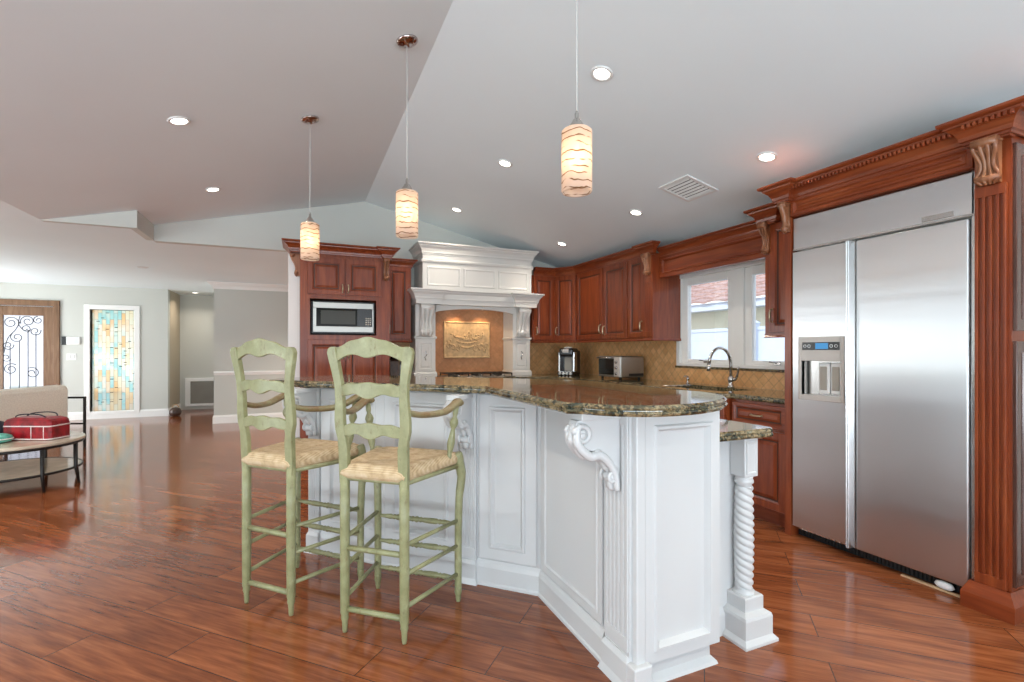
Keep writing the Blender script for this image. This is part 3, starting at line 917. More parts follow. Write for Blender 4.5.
# single door with corbelled pilaster
uc = thing('wall_cabinet', 'single door cherry wall cabinet with carved pilaster at the window', 'cabinet', (3.5, 4.25, UZ0))
MB().box(XUF, XR - .002, 4.02, 4.47, UZ0, UZ1).build('body', 'cherry', uc)
mb = MB(); light_rail(mb, [(XUF, 4.47), (XUF, 4.16)]); mb.sweep([(XUF - .04, 4.16), (XUF - .04, 4.02), (XR - .002, 4.02)], [(-.02, UZ0 - .03), (.008, UZ0 - .03), (.012, UZ0 - .02), (.006, UZ0), (-.02, UZ0)])
mb.build('light_rail', 'cherry_horizontal', uc)
door(uc, frame((XUF, 4.18, UZ0 + .01), (-1, 0)), .285, .86, handle=(.035, .12))
mb = MB().box(XUF - .04, XUF, 4.02, 4.155, UZ0, UZ1)
flutes(mb, frame((XUF - .04, 4.035, UZ0 + .02), (-1, 0)), .105, UZ1 - UZ0 - .27, 3, .006)
mb.build('pilaster', 'cherry', uc)
mb = MB(); corbel(mb, frame((XUF - .04, 4.088, UZ1), (-1, 0)), .085, .05, .22); mb.build('corbel', 'carved_wood', uc)
# diagonal corner cabinet
P1, P2 = Vector((3.36, 5.575)), Vector((3.185, 5.87))
cc = thing('corner_wall_cabinet', 'diagonal cherry corner wall cabinet above the coffee maker', 'cabinet', (3.5, 5.9, UZ0))
MB().prism([(P1.x, P1.y), (XR - .002, P1.y), (XR - .002, YB - .002), (P2.x, YB - .002), (P2.x, P2.y)], UZ0, UZ1).build('body', 'cherry', cc)
dd = (P2 - P1); dl = dd.length; dn = dd.normalized(); on = Vector((-dn.y, dn.x))
if on.x > 0: on = -on
door(cc, frame((P1.x, P1.y, UZ0 + .01), (on.x, on.y)) @ Matrix.Translation((.01, 0, 0)), dl - .02, .86, handle=(dl - .055, .12), prof=DOOR)
mb = MB(); light_rail(mb, [(P2.x, P2.y), (P1.x, P1.y)]); mb.build('light_rail', 'cherry_horizontal', cc)
# right of hood on back wall
uc = thing('wall_cabinet', 'narrow cherry wall cabinet between hood and corner cabinet', 'cabinet', (3.0, 6.0, UZ0))
MB().box(2.84, P2.x, 5.87, YB - .002, UZ0, UZ1).build('body', 'cherry', uc)
door(uc, frame((P2.x - .01, 5.87, UZ0 + .01), (0, -1)), .32, .86, handle=(.28, .12))
mb = MB(); light_rail(mb, [(2.84, 5.87), (P2.x, 5.87)]); mb.build('light_rail', 'cherry_horizontal', uc)
# crown over this run
cr = thing('crown_moulding', 'cherry crown moulding over the corner wall cabinets', 'moulding', (3.3, 5.0, UZ1))
path = [(2.86, YB - .004), (2.86, 5.87), (P2.x, 5.87), (P1.x, P1.y), (XUF, 4.17), (XUF - .04, 4.17), (XUF - .04, 4.01), (3.34, 4.01)]
MB().sweep(path[1:], crown(UZ1 - .02, 2.35, .085)).build('moulding', 'cherry_horizontal', cr)
# valance over window
va = thing('window_valance', 'panelled cherry valance bridging the cabinets above the window', 'valance', (3.6, 3.36, 2.0))
XV = 3.42
MB().box(XV, XV + .03, 2.732, 4.018, 1.99, 2.25).build('board', 'cherry_horizontal', va)
MB(frame((XV, 2.74, 1.99), (-1, 0))).rings(0, 0, 1.275, .225, [(0, 0), (0, .016), (.004, .02), (.035, .02), (.040, .026), (.048, .026), (.056, .010), (.062, .006)]).build('panel', 'cherry_horizontal', va)
MB().sweep([(XV, 4.005), (XV, 2.735)], crown(2.20, 2.295, .07)).build('crown', 'cherry_horizontal', va)
# narrow cabinet right of window
nc = thing('wall_cabinet', 'narrow cherry wall cabinet squeezed between window and refrigerator', 'cabinet', (3.5, 2.5, UZ0))
MB().box(XUF, XR - .014, 2.315, 2.73, UZ0, UZ1).build('body', 'cherry', nc)
door(nc, frame((XUF, 2.32, UZ0 + .01), (-1, 0)), .36, .84, handle=(.36 - .03, .13))
mb = MB(); light_rail(mb, [(XUF, 2.73), (XUF, 2.315)]); mb.build('light_rail', 'cherry_horizontal', nc)
MB().sweep([(3.34, 2.735), (XUF - .05, 2.735), (XUF - .05, 2.60), (XUF, 2.60), (XUF, 2.42)], crown(UZ1 - .02, 2.35, .085)).box(XUF - .05, XUF, 2.61, 2.73, UZ1 - .03, UZ1 + .01).build('crown', 'cherry_horizontal', nc)
mb = MB(); corbel(mb, frame((XUF - .0, 2.70, UZ1 - .01), (-1, 0)), .06, .075, .24); mb.build('corbel', 'carved_wood', nc)

# ------------------------------------------------------------------ refrigerator surround
FX = 3.047
sr = thing('refrigerator_surround', 'tall cherry built-in surround with fluted column around the refrigerator', 'cabinet', (3.35, 1.8, 0))
MB().box(3.03, XR - .002, 2.265, 2.31, 0, 2.27).build('side_panel', 'cherry', sr)
mb = MB().box(3.02, XR - .002, 1.15, 1.285, 0, 2.27)
flutes(mb, frame((3.012, 1.162, .13), (-1, 0)), .115, 1.90, 4, .012)
mb.build('column', 'cherry', sr)
BP = [(0, 0), (.03, 0), (.03, .075), (.02, .10), (.012, .115), (.006, .13), (0, .13)]
MB().sweep([(3.03, 1.29), (3.0, 1.29), (3.0, 1.15), (XR - .004, 1.15)], BP).build('plinth', 'cherry_horizontal', sr)
mb = MB(); corbel(mb, frame((3.005, 1.22, 2.245), (-1, 0)), .085, .06, .21, 4); mb.build('corbel', 'carved_wood', sr)
mb = MB(); corbel(mb, frame((3.03, 2.288, 2.245), (-1, 0)), .04, .06, .20, 1); mb.build('corbel', 'carved_wood', sr)
MB().box(3.03, 3.08, 1.285, 2.265, 2.14, 2.27).build('header', 'cherry_horizontal', sr)
MB(frame((3.03, 1.29, 2.142), (-1, 0))).rings(0, 0, .97, .118, [(0, 0), (0, .012), (.003, .015), (.022, .015), (.026, .009), (.032, .006), (.036, .004), (.045, .004), (.056, .011)]).build('header_panel', 'cherry_horizontal', sr)
CP = crown(2.245, 2.36, .085)
mb = MB().sweep([(3.22, 2.33), (2.975, 2.33), (2.975, 2.245), (3.02, 2.245), (3.02, 1.30), (2.975, 1.30), (2.975, 1.14), (XR - .004, 1.14)], CP)
mb.box(2.975, 3.03, 1.14, 1.30, 2.235, 2.25).box(2.975, 3.03, 2.245, 2.33, 2.235, 2.25)
mb.build('crown', 'cherry_horizontal', sr)
for a_, b_, o2 in (((2.951, 2.22), (2.951, 1.32), (-1, 0)), ((2.906, 1.29), (2.906, 1.08), (-1, 0)), ((2.93, 1.075), (3.6, 1.075), (0, -1))):
    mb = MB(); dentil(mb, a_, b_, o2, 2.302, 2.322); mb.build('rope_bead', 'cherry_horizontal', sr)
wood('end_panel_wood', (.045, .016, .010), (.075, .028, .018), (.11, .045, .03), rough=.22, coat=.6)
for z0, h in ((.15, 1.14), (1.34, .87)):
    MB(frame((XR - .03, 1.15, z0), (0, -1))).rings(0, 0, .63, h, FLAT).build('end_panel', 'end_panel_wood', sr)

# ------------------------------------------------------------------ refrigerator
fr = thing('refrigerator', 'large stainless steel side-by-side refrigerator with water dispenser', 'refrigerator', (3.35, 1.78, 0))
Y0, Y1 = 1.292, 2.258
MB().box(FX + .03, XR - .01, Y0, Y1, .05, 2.135).build('body', 'steel_trim', fr)
MB().box(FX - .004, FX + .03, Y0, Y1, 1.915, 2.132, .006).build('top_grille', 'stainless', fr)
MB().box(FX - .008, FX - .002, Y0 + .085, Y0 + .225, 1.929, 1.957, .002).box(FX - .006, FX + .01, Y0, Y1, 1.912, 1.925, .002).build('badge', 'crest_plate', fr)
MB().box(FX - .004, FX + .03, Y0, Y0 + .016, .055, 2.132, .003).build('edge_trim', 'steel_trim', fr)
YM0, YM1 = 1.853, 1.893
MB().box(FX - .012, FX + .03, Y0 + .022, YM0 - .004, .065, 1.902, .008).build('door', 'stainless', fr)
DS0, DS1, DZ0, DZ1 = 1.915, 2.212, .925, 1.335
mb = MB()
for a, b, c_, d in ((YM1 + .004, DS0, .075, 1.902), (DS1, Y1 - .004, .075, 1.902), (DS0, DS1, .075, DZ0), (DS0, DS1, DZ1, 1.902)):
    mb.box(FX - .012, FX + .03, a, b, c_, d)
fz = mb.build('door', 'stainless', fr); fz['label'] = 'narrow freezer door with dispenser'
for y, nm in ((YM0 - .001, 'handle'), (YM1 - .030, 'handle')):
    MB().loft([[(FX - .012 - .045 * math.sin(t * PI), y + .031 * (1 - t) + (0 if nm else 0), z) for t in [i / 8 for i in range(9)]] for z in (.07, 1.90)], smooth=False).build(nm, 'steel_trim', fr)
dsp = MB()
for a, b, c_, d in ((DS0, DS0 + .02, DZ0, DZ1), (DS1 - .02, DS1, DZ0, DZ1), (DS0 + .02, DS1 - .02, DZ0, DZ0 + .03), (DS0 + .02, DS1 - .02, DZ1 - .155, DZ1)):
    dsp.box(FX - .018, FX + .02, a, b, c_, d, .003)
dsp.box(FX + .075, FX + .085, DS0, DS1, DZ0, DZ1 - .10).box(FX - .01, FX + .08, DS0 + .0, DS0 + .02, DZ0 + .03, DZ1 - .15).box(FX - .01, FX + .08, DS1 - .02, DS1, DZ0 + .03, DZ1 - .15).box(FX - .01, FX + .08, DS0, DS1, DZ1 - .15, DZ1 - .13)
dsp.box(FX - .016, FX + .08, DS0 + .02, DS1 - .02, DZ0 + .02, DZ0 + .035)
dp = dsp.build('dispenser', 'dispenser_grey', fz)
mb = MB().box(FX - .0205, FX - .017, DS0 + .025, DS1 - .03, DZ1 - .085, DZ1 - .035, .002)
mb.build('control_panel', 'black_plastic', fz)
MB().box(FX - .0225, FX - .0195, DS0 + .095, DS1 - .12, DZ1 - .079, DZ1 - .041, .001).build('display', 'display_blue', fz)
mb = MB()
for y in (DS0 + .045, DS0 + .075, DS1 - .078, DS1 - .050):
    mb.tube([(FX - .0215, y + .009 * math.cos(k * PI / 6), DZ1 - .06 + .009 * math.sin(k * PI / 6)) for k in range(12)], .0016, 6, closed=True)
mb.build('button', 'plastic_white', fz)
for k in range(2):
    y0 = DS0 + .03 + k * .078
    pd = MB().box(FX + .012, FX + .03, y0, y0 + .072, DZ0 + .045, DZ1 - .165, .008).build('paddle', 'plastic_white', fz)
    MB().box(FX + .006, FX + .016, y0 + .014, y0 + .060, DZ0 + .07, DZ1 - .19, .012).build('paddle_pad', 'grille_grey', pd)
mb = MB().box(FX + .05, FX + .08, Y0, Y1, 0.004, .062)
for i in range(46):
    y = Y0 + .02 + i * .0205
    mb.box(FX + .035, FX + .052, y, y + .010, .012, .055)
mb.build('toe_grille', 'dark_gap', fr)
MB().box(FX + .0, FX + .02, Y0, 1.62, 0.0, .010, .002).build('floor_strip', 'tan_wood', fr)
sc_ = MB().lathe([(.004, 0), (.022, .004), (.030, .018), (.024, .034), (.008, .040)], 12, M=Matrix.Translation((FX + .012, 1.425, .012)) @ Matrix.Diagonal((.6, 1.5, 1, 1)))
tag(sc_.build('foam_scrap', 'foam_white'), 'white foam scrap on the floor beneath the refrigerator door', 'scrap')

# ------------------------------------------------------------------ tall oven cabinet (back wall)
ov = thing('oven_cabinet', 'tall cherry cabinet holding the microwave', 'cabinet', (.45, 5.9, 0))
OY = 5.56
MZ0, MZ1, MX0, MX1 = 1.43, 1.77, .115, .755
mb = MB()
mb.box(0, .92, OY + .5, YB - .002, 0, 2.28).box(0, .03, OY, OY + .5, 0, 2.28).box(.89, .92, OY, OY + .5, 0, 2.28)
mb.box(.03, .89, OY, OY + .5, MZ1 + .025, 2.28).box(.03, .89, OY, OY + .5, 0, MZ0 - .02).box(.03, MX0 - .02, OY, OY + .5, MZ0 - .02, MZ1 + .025).box(MX1 + .02, .89, OY, OY + .5, MZ0 - .02, MZ1 + .025)
mb.build('body', 'cherry', ov)
for i, (x0, w) in enumerate(((.07, .375), (.455, .375))):
    door(ov, frame((x0 + w, OY, 1.84), (0, -1)), w, .39, handle=(.025 if i == 0 else w - .025, .07), hl=.08)
    door(ov, frame((x0 + w, OY, .58), (0, -1)), w, .78, handle=(.03 if i == 0 else w - .03, .62), hl=.09)
door(ov, frame((.83, OY, .13), (0, -1)), .76, .42, 'cherry_horizontal', DRAWER, 'drawer', (.38, .3), False)
MB().sweep([(-.02, YB - .02), (-.02, OY - .02), (.91, OY - .02), (.91, OY + .01)], [(-.02, 0), (.01, 0), (.01, .09), (0, .11), (-.02, .11)]).build('plinth', 'cherry_horizontal', ov)
for p_, o2 in (((0, OY + .03, 2.265), (-1, 0)), ((.88, OY, 2.265), (0, -1))):
    mb = MB(); corbel(mb, frame(p_, o2), .055, .085, .24, 2); mb.build('corbel', 'carved_wood', ov)
MB().sweep([(-.085, OY + .30), (-.085, OY - .085), (.07, OY - .085), (.07, OY - .03), (.84, OY - .03), (.84, OY - .085), (.925, OY - .085), (.925, 5.78)], crown(2.265, 2.37, .085)).box(-.085, .07, OY - .085, OY, 2.255, 2.27).box(-.085, 0, OY, OY + .30, 2.255, 2.27).box(.84, .93, OY - .085, OY, 2.255, 2.27).build('crown', 'cherry_horizontal', ov)
mw = thing('microwave', 'stainless built-in microwave with dark window in the tall cabinet', 'microwave', (.435, OY, MZ0))
MB().box(MX0, MX1, OY + .01, OY + .42, MZ0, MZ1 - .0).build('body', 'black_plastic', mw)
mb = MB()
bx0, bx1, bz0, bz1 = MX0 + .012, MX1 - .012, MZ0 + .012, MZ1 - .012
mb.box(bx0, bx1, OY - .015, OY + .012, bz0, bz0 + .062, .003).box(bx0, bx1, OY - .015, OY + .012, bz1 - .062, bz1, .003).box(bx0, bx0 + .03, OY - .015, OY + .012, bz0 + .062, bz1 - .062).box(bx1 - .012, bx1, OY - .015, OY + .012, bz0 + .062, bz1 - .062)
mb.build('door_frame', 'steel_small', mw)
MB().box(bx0 + .03, bx1 - .17, OY - .012, OY + .01, bz0 + .062, bz1 - .062).build('window', 'microwave_glass', mw)
MB().box(bx0 + .075, bx1 - .19, OY - .0135, OY - .011, bz0 + .085, bz1 - .085, .001).build('window_mesh', 'oven_mesh_glass', mw)
cpn = MB().box(bx1 - .17, bx1 - .012, OY - .013, OY + .01, bz0 + .062, bz1 - .062).build('control_panel', 'black_plastic', mw)
mb = MB()
for r in range(4):
    for k in range(3):
        mb.box(bx1 - .085 + k * .022, bx1 - .069 + k * .022, OY - .0155, OY - .0128, bz0 + .08 + r * .022, bz0 + .094 + r * .022, .001)
mb.build('keypad', 'grille_grey', cpn)
# wall cabinet between oven cabinet and hood
uc = thing('wall_cabinet', 'slim cherry wall cabinet between microwave tower and white hood', 'cabinet', (1.07, 6.0, UZ0))
MB().box(.924, 1.225, 5.87, YB - .002, UZ0 - .005, UZ1).build('body', 'cherry', uc)
door(uc, frame((1.215, 5.87, UZ0 + .005), (0, -1)), .28, .86, handle=(.25, .12))
mb = MB(); light_rail(mb, [(.924, 5.87), (1.225, 5.87), (1.225, YB - .01)], UZ0 - .005); mb.build('light_rail', 'cherry_horizontal', uc)
MB().sweep([(.945, 5.87), (1.225, 5.87), (1.225, YB - .006)], crown(UZ1 - .02, 2.33, .07)).build('crown', 'cherry_horizontal', uc)

# ------------------------------------------------------------------ range hood
hd = thing('range_hood', 'white carved mantel range hood over the cooktop', 'hood', (2.04, 5.9, CT1))
HW = 'hood_white'
LX = ((1.277, 1.522), (2.557, 2.805))
LY = 5.86
for x0, x1 in LX:
    lg = MB().box(x0, x1, LY, YB - .016, CT1 + .001, 1.80).build('leg', HW, hd)
    MB().sweep([(x0, YB - .02), (x0, LY), (x1, LY), (x1, YB - .02)], [(0, CT1 + .001), (.018, CT1 + .001), (.018, CT1 + .05), (.008, CT1 + .07), (0, CT1 + .07)]).build('leg_plinth', HW, lg)
    MB().sweep([(x0, YB - .02), (x0, LY), (x1, LY), (x1, YB - .02)], [(0, 1.385), (.01, 1.385), (.016, 1.395), (.016, 1.41), (0, 1.42)]).build('leg_band', HW, lg)
    MB(frame((x1 - .025, LY, 1.00), (0, -1))).rings(0, 0, x1 - x0 - .05, .36, [(0, 0), (0, .006), (.025, .006), (.03, .002), (.04, .002), (.05, .006)]).build('leg_panel', HW, lg)
    xc_ = (x0 + x1) / 2
    mb = MB(frame((xc_, LY - .006, 1.18), (0, -1)))
    mb.tube(spline([(0, .004, -.05), (.012, .012, -.02), (0, .016, 0), (-.012, .012, .02), (0, .004, .05)], 4), .006, 8)
    mb.lathe([(.002, -.058), (.008, -.05), (.002, -.042)], 8, at=(0, .004, 0)).lathe([(.002, .042), (.008, .05), (.002, .058)], 8, at=(0, .004, 0))
    mb.build('leg_pull', 'crest_plate', lg)
    mb = MB(); corbel(mb, frame((xc_, LY, 1.80), (0, -1)), .15, .12, .37, 3); mb.build('corbel', HW, lg)
mb = MB()
mb.box(1.255, 2.825, 5.74, YB - .002, 1.80, 1.86)
mb.box(1.25, 1.55, 5.70, 5.80, 1.80, 1.86).box(2.53, 2.83, 5.70, 5.80, 1.80, 1.86)
# arched apron between the legs
n = 24
top = [(1.522 + (2.557 - 1.522) * i / n, 1.80) for i in range(n + 1)]
bot = [(x, 1.715 + .05 * math.sin(PI * i / n) ** .7) for i, (x, z) in enumerate(top)]
mb.loft([[(x, y, z) for x, z in (a, b, )] + [(b[0], y + .05, b[1]), (a[0], y + .05, a[1])] for a, b in zip(top, bot) for y in (5.83,)])
mb.box(1.522, 2.557, 5.88, YB - .016, 1.785, 1.80)
mb.build('apron', HW, hd)
MB().sweep([(1.25, YB - .004), (1.25, 5.70), (1.55, 5.70), (1.55, 5.76), (2.53, 5.76), (2.53, 5.70), (2.83, 5.70), (2.83, YB - .004)], crown(1.845, 1.975, .075)).box(1.25, 2.83, 5.72, YB - .004, 1.86, 1.97).build('mantel', HW, hd)
CX0, CX1, CY = 1.335, 2.765, 5.73
MB().box(CX0, CX1, CY, YB - .002, 1.97, 2.50).build('chimney', HW, hd)
MB().sweep([(CX0, YB - .004), (CX0, CY), (CX1, CY), (CX1, YB - .004)], [(0, 2.295), (.012, 2.295), (.02, 2.31), (.02, 2.325), (.01, 2.335), (0, 2.34)]).build('chimney_band', HW, hd)
for i in range(3):
    w = (CX1 - CX0 - .06) / 3
    MB(frame((CX0 + .03 + (i + 1) * w - .02, CY, 2.02), (0, -1))).rings(0, 0, w - .04, .23, [(0, 0), (0, .004), (.012, .008), (.022, .004), (.03, .002)]).build('chimney_panel', HW, hd)
MB().sweep([(CX0, YB - .004), (CX0, CY), (CX1, CY), (CX1, YB - .004)], crown(2.39, 2.525, .075)).build('chimney_crown', HW, hd)
for x in (1.86, 2.22):
    o = MB().lathe([(.035, 1.779), (.035, 1.7845)], 16, at=(x, 6.03, 0)).build('hood_light', 'lamp_lens', hd)
    ld = bpy.data.lights.new('hood_lamp', 'SPOT'); ld.energy = 6; ld.color = (1, .72, .42); ld.spot_size = 2.2; ld.spot_blend = .6; ld.shadow_soft_size = .03
    lo = bpy.data.objects.new('hood_lamp', ld); COL.objects.link(lo); lo.location = (x, 6.05, 1.77)
# relief tile mural
mu = thing('relief_panel', 'carved tan stone relief panel with basket of fruit behind the cooktop', 'wall art', (2.03, YB - .014, 1.14))
RX0, RX1, RZ0_, RZ1_ = 1.712, 2.353, 1.142, 1.625
yM = YB - .014
MB(frame((RX1, yM, RZ0_), (0, -1))).rings(0, 0, RX1 - RX0, RZ1_ - RZ0_, [(0, 0), (0, .014), (.006, .022), (.016, .022), (.022, .012), (.028, .012)]).build('frame', 'relief_stone', mu)
mb = MB()
def blob(x, z, rx, rz_, ry=.012):
    M = Matrix.Translation((x, yM - .012, z)) @ Matrix.Diagonal((rx, ry, rz_, 1))
    mb.lathe([(.001, -1), (.5, -.86), (.86, -.5), (1, 0), (.86, .5), (.5, .86), (.001, 1)], 10, M=M)
cxm, czm = 2.03, 1.36
for i in range(13):   # basket rim and foot
    t_ = i / 12; blob(cxm - .13 + .26 * t_, czm + .0 - .02 * math.sin(PI * t_), .014, .011)
    blob(cxm - .11 + .22 * t_, czm - .05 - .03 * math.sin(PI * t_), .012, .02)
for i in range(40):   # heaped fruit
    a = random.uniform(0, PI); r = random.uniform(.0, .15)
    blob(cxm + 1.1 * r * math.cos(a), czm + .02 + .75 * r * math.sin(a), random.uniform(.012, .022), random.uniform(.012, .02))
for sgn in (-1, 1):    # trailing leaf scrolls
    for k in range(3):
        c0 = (cxm + sgn * (.12 + .07 * k), czm - .10 + .02 * k)
        mb.tube([(c0[0] + sgn * (.05 - .012 * i / 4) * math.cos(i * .45), yM - .014, c0[1] + (.05 - .012 * i / 4) * math.sin(i * .45)) for i in range(14)], .007, 6)
    for i in range(14):
        blob(cxm + sgn * random.uniform(.13, .27), czm + random.uniform(-.15, .12), random.uniform(.008, .02), random.uniform(.008, .018))
mb.build('fruit_basket_carving', 'relief_stone', mu)
# cooktop
ck = thing('cooktop', 'stainless gas cooktop with dark grates under the hood', 'cooktop', (2.04, 5.86, CT1))
MB().box(1.60, 2.48, 5.60, 6.08, CT1, CT1 + .012, .005).build('tray', 'steel_small', ck)
for k in range(3):
    xa = 1.62 + k * .287
    mb = MB()
    for q in range(4):
        mb.box(xa + .01 + q * .083, xa + .022 + q * .083, 5.66, 6.05, CT1 + .040, CT1 + .052, .002)
    for y in (5.66, 5.85, 6.04):
        mb.box(xa + .01, xa + .271, y, y + .012, CT1 + .038, CT1 + .050, .002)
    for x in (xa + .01, xa + .259):
        for y in (5.66, 6.04):
            mb.box(x, x + .012, y, y + .012, CT1 + .012, CT1 + .04)
    mb.build('grate', 'black_metal', ck)
    for y in (5.76, 5.95):
        MB().lathe([(.05, CT1 + .012), (.05, CT1 + .02), (.035, CT1 + .022), (.032, CT1 + .032), (.005, CT1 + .034)], 16, at=(xa + .14, y, 0)).build('burner', 'black_metal', ck)
for i in range(5):
    MB().lathe([(.018, CT1 + .012), (.018, CT1 + .03), (.014, CT1 + .034)], 12, at=(1.75 + i * .145, 5.625, 0)).build('knob', 'steel_small', ck)
# ------------------------------------------------------------------ counter appliances
to = thing('toaster_oven', 'stainless toaster oven on the counter beneath the wall cabinets', 'toaster oven', (3.43, 4.74, CT1))
MB().box(3.285, 3.61, 4.52, 4.96, CT1 + .025, CT1 + .265, .010).build('body', 'steel_small', to)
MB().box(3.279, 3.288, 4.635, 4.945, CT1 + .05, CT1 + .235, .003).build('glass_door', 'microwave_glass', to)
MB().box(3.274, 3.287, 4.53, 4.63, CT1 + .035, CT1 + .255, .003).build('control_panel', 'dispenser_grey', to)
MB().tube([(3.272, 4.66, CT1 + .245), (3.245, 4.66, CT1 + .248), (3.245, 4.93, CT1 + .248), (3.272, 4.93, CT1 + .245)], .008, 8).build('handle', 'steel_trim', to)
for k in range(3):
    MB(Matrix.Translation((3.274, 4.58, CT1 + .07 + k * .065)) @ Matrix.Rotation(-PI / 2, 4, 'Y')).lathe([(.018, 0), (.017, .014), (.006, .016)], 12).build('knob', 'steel_trim', to)
for x in (3.32, 3.57):
    for y in (4.56, 4.92):
        MB().lathe([(.014, CT1), (.016, CT1 + .026)], 10, at=(x, y, 0)).build('foot', 'black_plastic', to)
MB().box(3.40, 3.60, 4.514, 4.521, CT1 + .04, CT1 + .07, .002).build('side_vent', 'dark_gap', to)
cm = thing('coffee_maker', 'black single-serve coffee maker in the kitchen corner', 'coffee maker', (3.30, 5.68, CT1), rz=math.radians(-52))
# local: front looks along -y
mb = MB()
mb.box(-.11, .11, -.02, .14, 0, .33, .02)
mb.box(-.11, .11, -.14, .14, 0, .05, .015).box(-.10, .10, -.13, .1, .25, .36, .03)
mb.build('body', 'black_plastic', cm, world=False)
MB().lathe([(.05, .352), (.055, .362), (.05, .376), (.02, .38)], 16, at=(0, -.03, 0)).box(-.045, .045, -.139, -.12, .30, .345, .012).build('lid', 'dispenser_grey', cm, world=False)
MB().box(-.115, -.09, -.10, .0, .05, .31, .006).box(.09, .115, -.10, .0, .05, .31, .006).build('side_trim', 'steel_trim', cm, world=False)
MB().box(-.055, .055, -.03, -.018, .06, .24, .004).build('back_plate', 'grille_grey', cm, world=False)
MB().box(-.09, .09, -.135, -.03, .048, .056, .003).build('drip_tray', 'steel_trim', cm, world=False)
for k in range(4):
    MB(Matrix.Translation((-.075 + k * .05, -.139, .026)) @ Matrix.Rotation(PI / 2, 4, 'X')).lathe([(.017, 0), (.018, .004), (.012, .009)], 12).build('button', 'plastic_white', cm, world=False)
kb = thing('knife_block', 'dark knife block with a light wood handle beside the tall cabinet', 'knife block', (1.04, 5.98, CT1))
M = Matrix.Translation((1.04, 5.98, CT1)) @ Matrix.Rotation(.0, 4, 'Z')
MB(M).loft([[(-.05, -.09, 0), (.05, -.09, 0), (.05, .09, 0), (-.05, .09, 0)], [(-.05, -.05, .20), (.05, -.05, .20), (.05, .07, .26), (-.05, .07, .26)]]).build('block', 'dark_brown', kb)
for k in range(4):
    x = -.036 + k * .024
    MB(M).tube([(x, -.02 + .012 * k, .215), (x, -.075 + .012 * k, .30)], .010, 8).build('knife_handle', 'black_plastic', kb)
MB(M).tube([(-.035, .03, .235), (-.06, -.03, .33)], [.018, .022], 10).build('cleaver_handle', 'tan_wood', kb)
for k, (x, y, lab) in enumerate(((1.13, 5.95, 'white spice canister next to the knife block'), (1.20, 5.97, 'white spice canister nearest the hood leg'))):
    bt = thing('canister', lab, 'canister', (x, y, CT1), group='canisters by the knife block')
    MB().lathe([(.027, 0), (.029, .004), (.029, .15), (.025, .16)], 16, at=(x, y, CT1)).build('body', 'plastic_white', bt)
    MB().lathe([(.026, .16), (.026, .19), (.02, .195)], 16, at=(x, y, CT1)).build('lid', 'steel_small', bt)

# ------------------------------------------------------------------ island
isl = thing('kitchen_island', 'white angled kitchen island with corbels and panelled end', 'island', (1.3, 2.2, 0))
S = math.sqrt(.5)
A, B = Vector((1.12, 1.46)), Vector((1.13, 2.23))
C = B + 1.52 * Vector((-S, S))
def off(p, d): return (p[0] + d * S, p[1] + d * S)
Dp = .41
Bi = (1.53, B.x + B.y + Dp / S - 1.53)
Ci = off(C, Dp)
BZ = 1.023
CW = 'cabinet_white'
MB().prism([(A.x + .003, A.y), (1.53, A.y), Bi, Ci, tuple(C), tuple(B)], .095, BZ - .001).build('body', CW, isl)
MB().prism([(A.x + .05, A.y + .05), (1.47, A.y + .05), (Bi[0] - .06, Bi[1]), off(C, Dp - .05), off(C, .04), off(B, .04)], 0, .095).build('toe_base', CW, isl)
IB = [(-.02, 0), (.022, 0), (.022, .012), (.016, .02), (.016, .095), (.010, .115), (.004, .125), (.0, .13), (-.02, .13)]
MB().sweep([tuple(C), tuple(B), (A.x, 1.64)], IB).build('base_moulding', CW, isl)
# end panel and its plinth
MB(frame((1.522, A.y, .095), (0, -1))).rings(0, 0, .367, BZ - .105, [(0, 0), (0, .016), (.003, .020), (.040, .020), (.046, .028), (.056, .028), (.062, .016), (.068, .004), (.076, .003)]).build('end_panel', CW, isl)
MB().sweep([(1.16, A.y + .02), (1.505, A.y + .02), (1.505, A.y + .3)], [(-.02, 0), (.024, 0), (.020, .012), (.002, .03), (0, .094), (-.02, .094)]).build('end_plinth', CW, isl)
# inset panel frames on the two long faces
PAN = [(0, 0), (0, .010), (.004, .013), (.06, .013), (.066, .020), (.076, .020), (.084, .008), (.09, .002), (.10, .002)]
u1 = Vector((-S, S)); nrm = (-S, -S)
def face1(k0, k1, z0, z1, prof=PAN):      # along segment 1, distance from B
    p = B + u1 * k0
    MB(frame((p.x, p.y, z0), nrm)).rings(0, 0, k1 - k0, z1 - z0, prof).build('face_panel', CW, isl)
face1(.02, .345, .14, BZ - .01)
face1(.47, .95, .14, BZ - .01)
face1(.95, 1.42, .14, BZ - .01)
MB(frame((A.x + .002, 1.66, .14), (-1, 0))).rings(0, 0, .54, BZ - .15, [(0, 0), (0, .006), (.03, .006), (.036, .010), (.044, .010), (.05, .003), (.06, .002)]).build('face_panel', CW, isl)
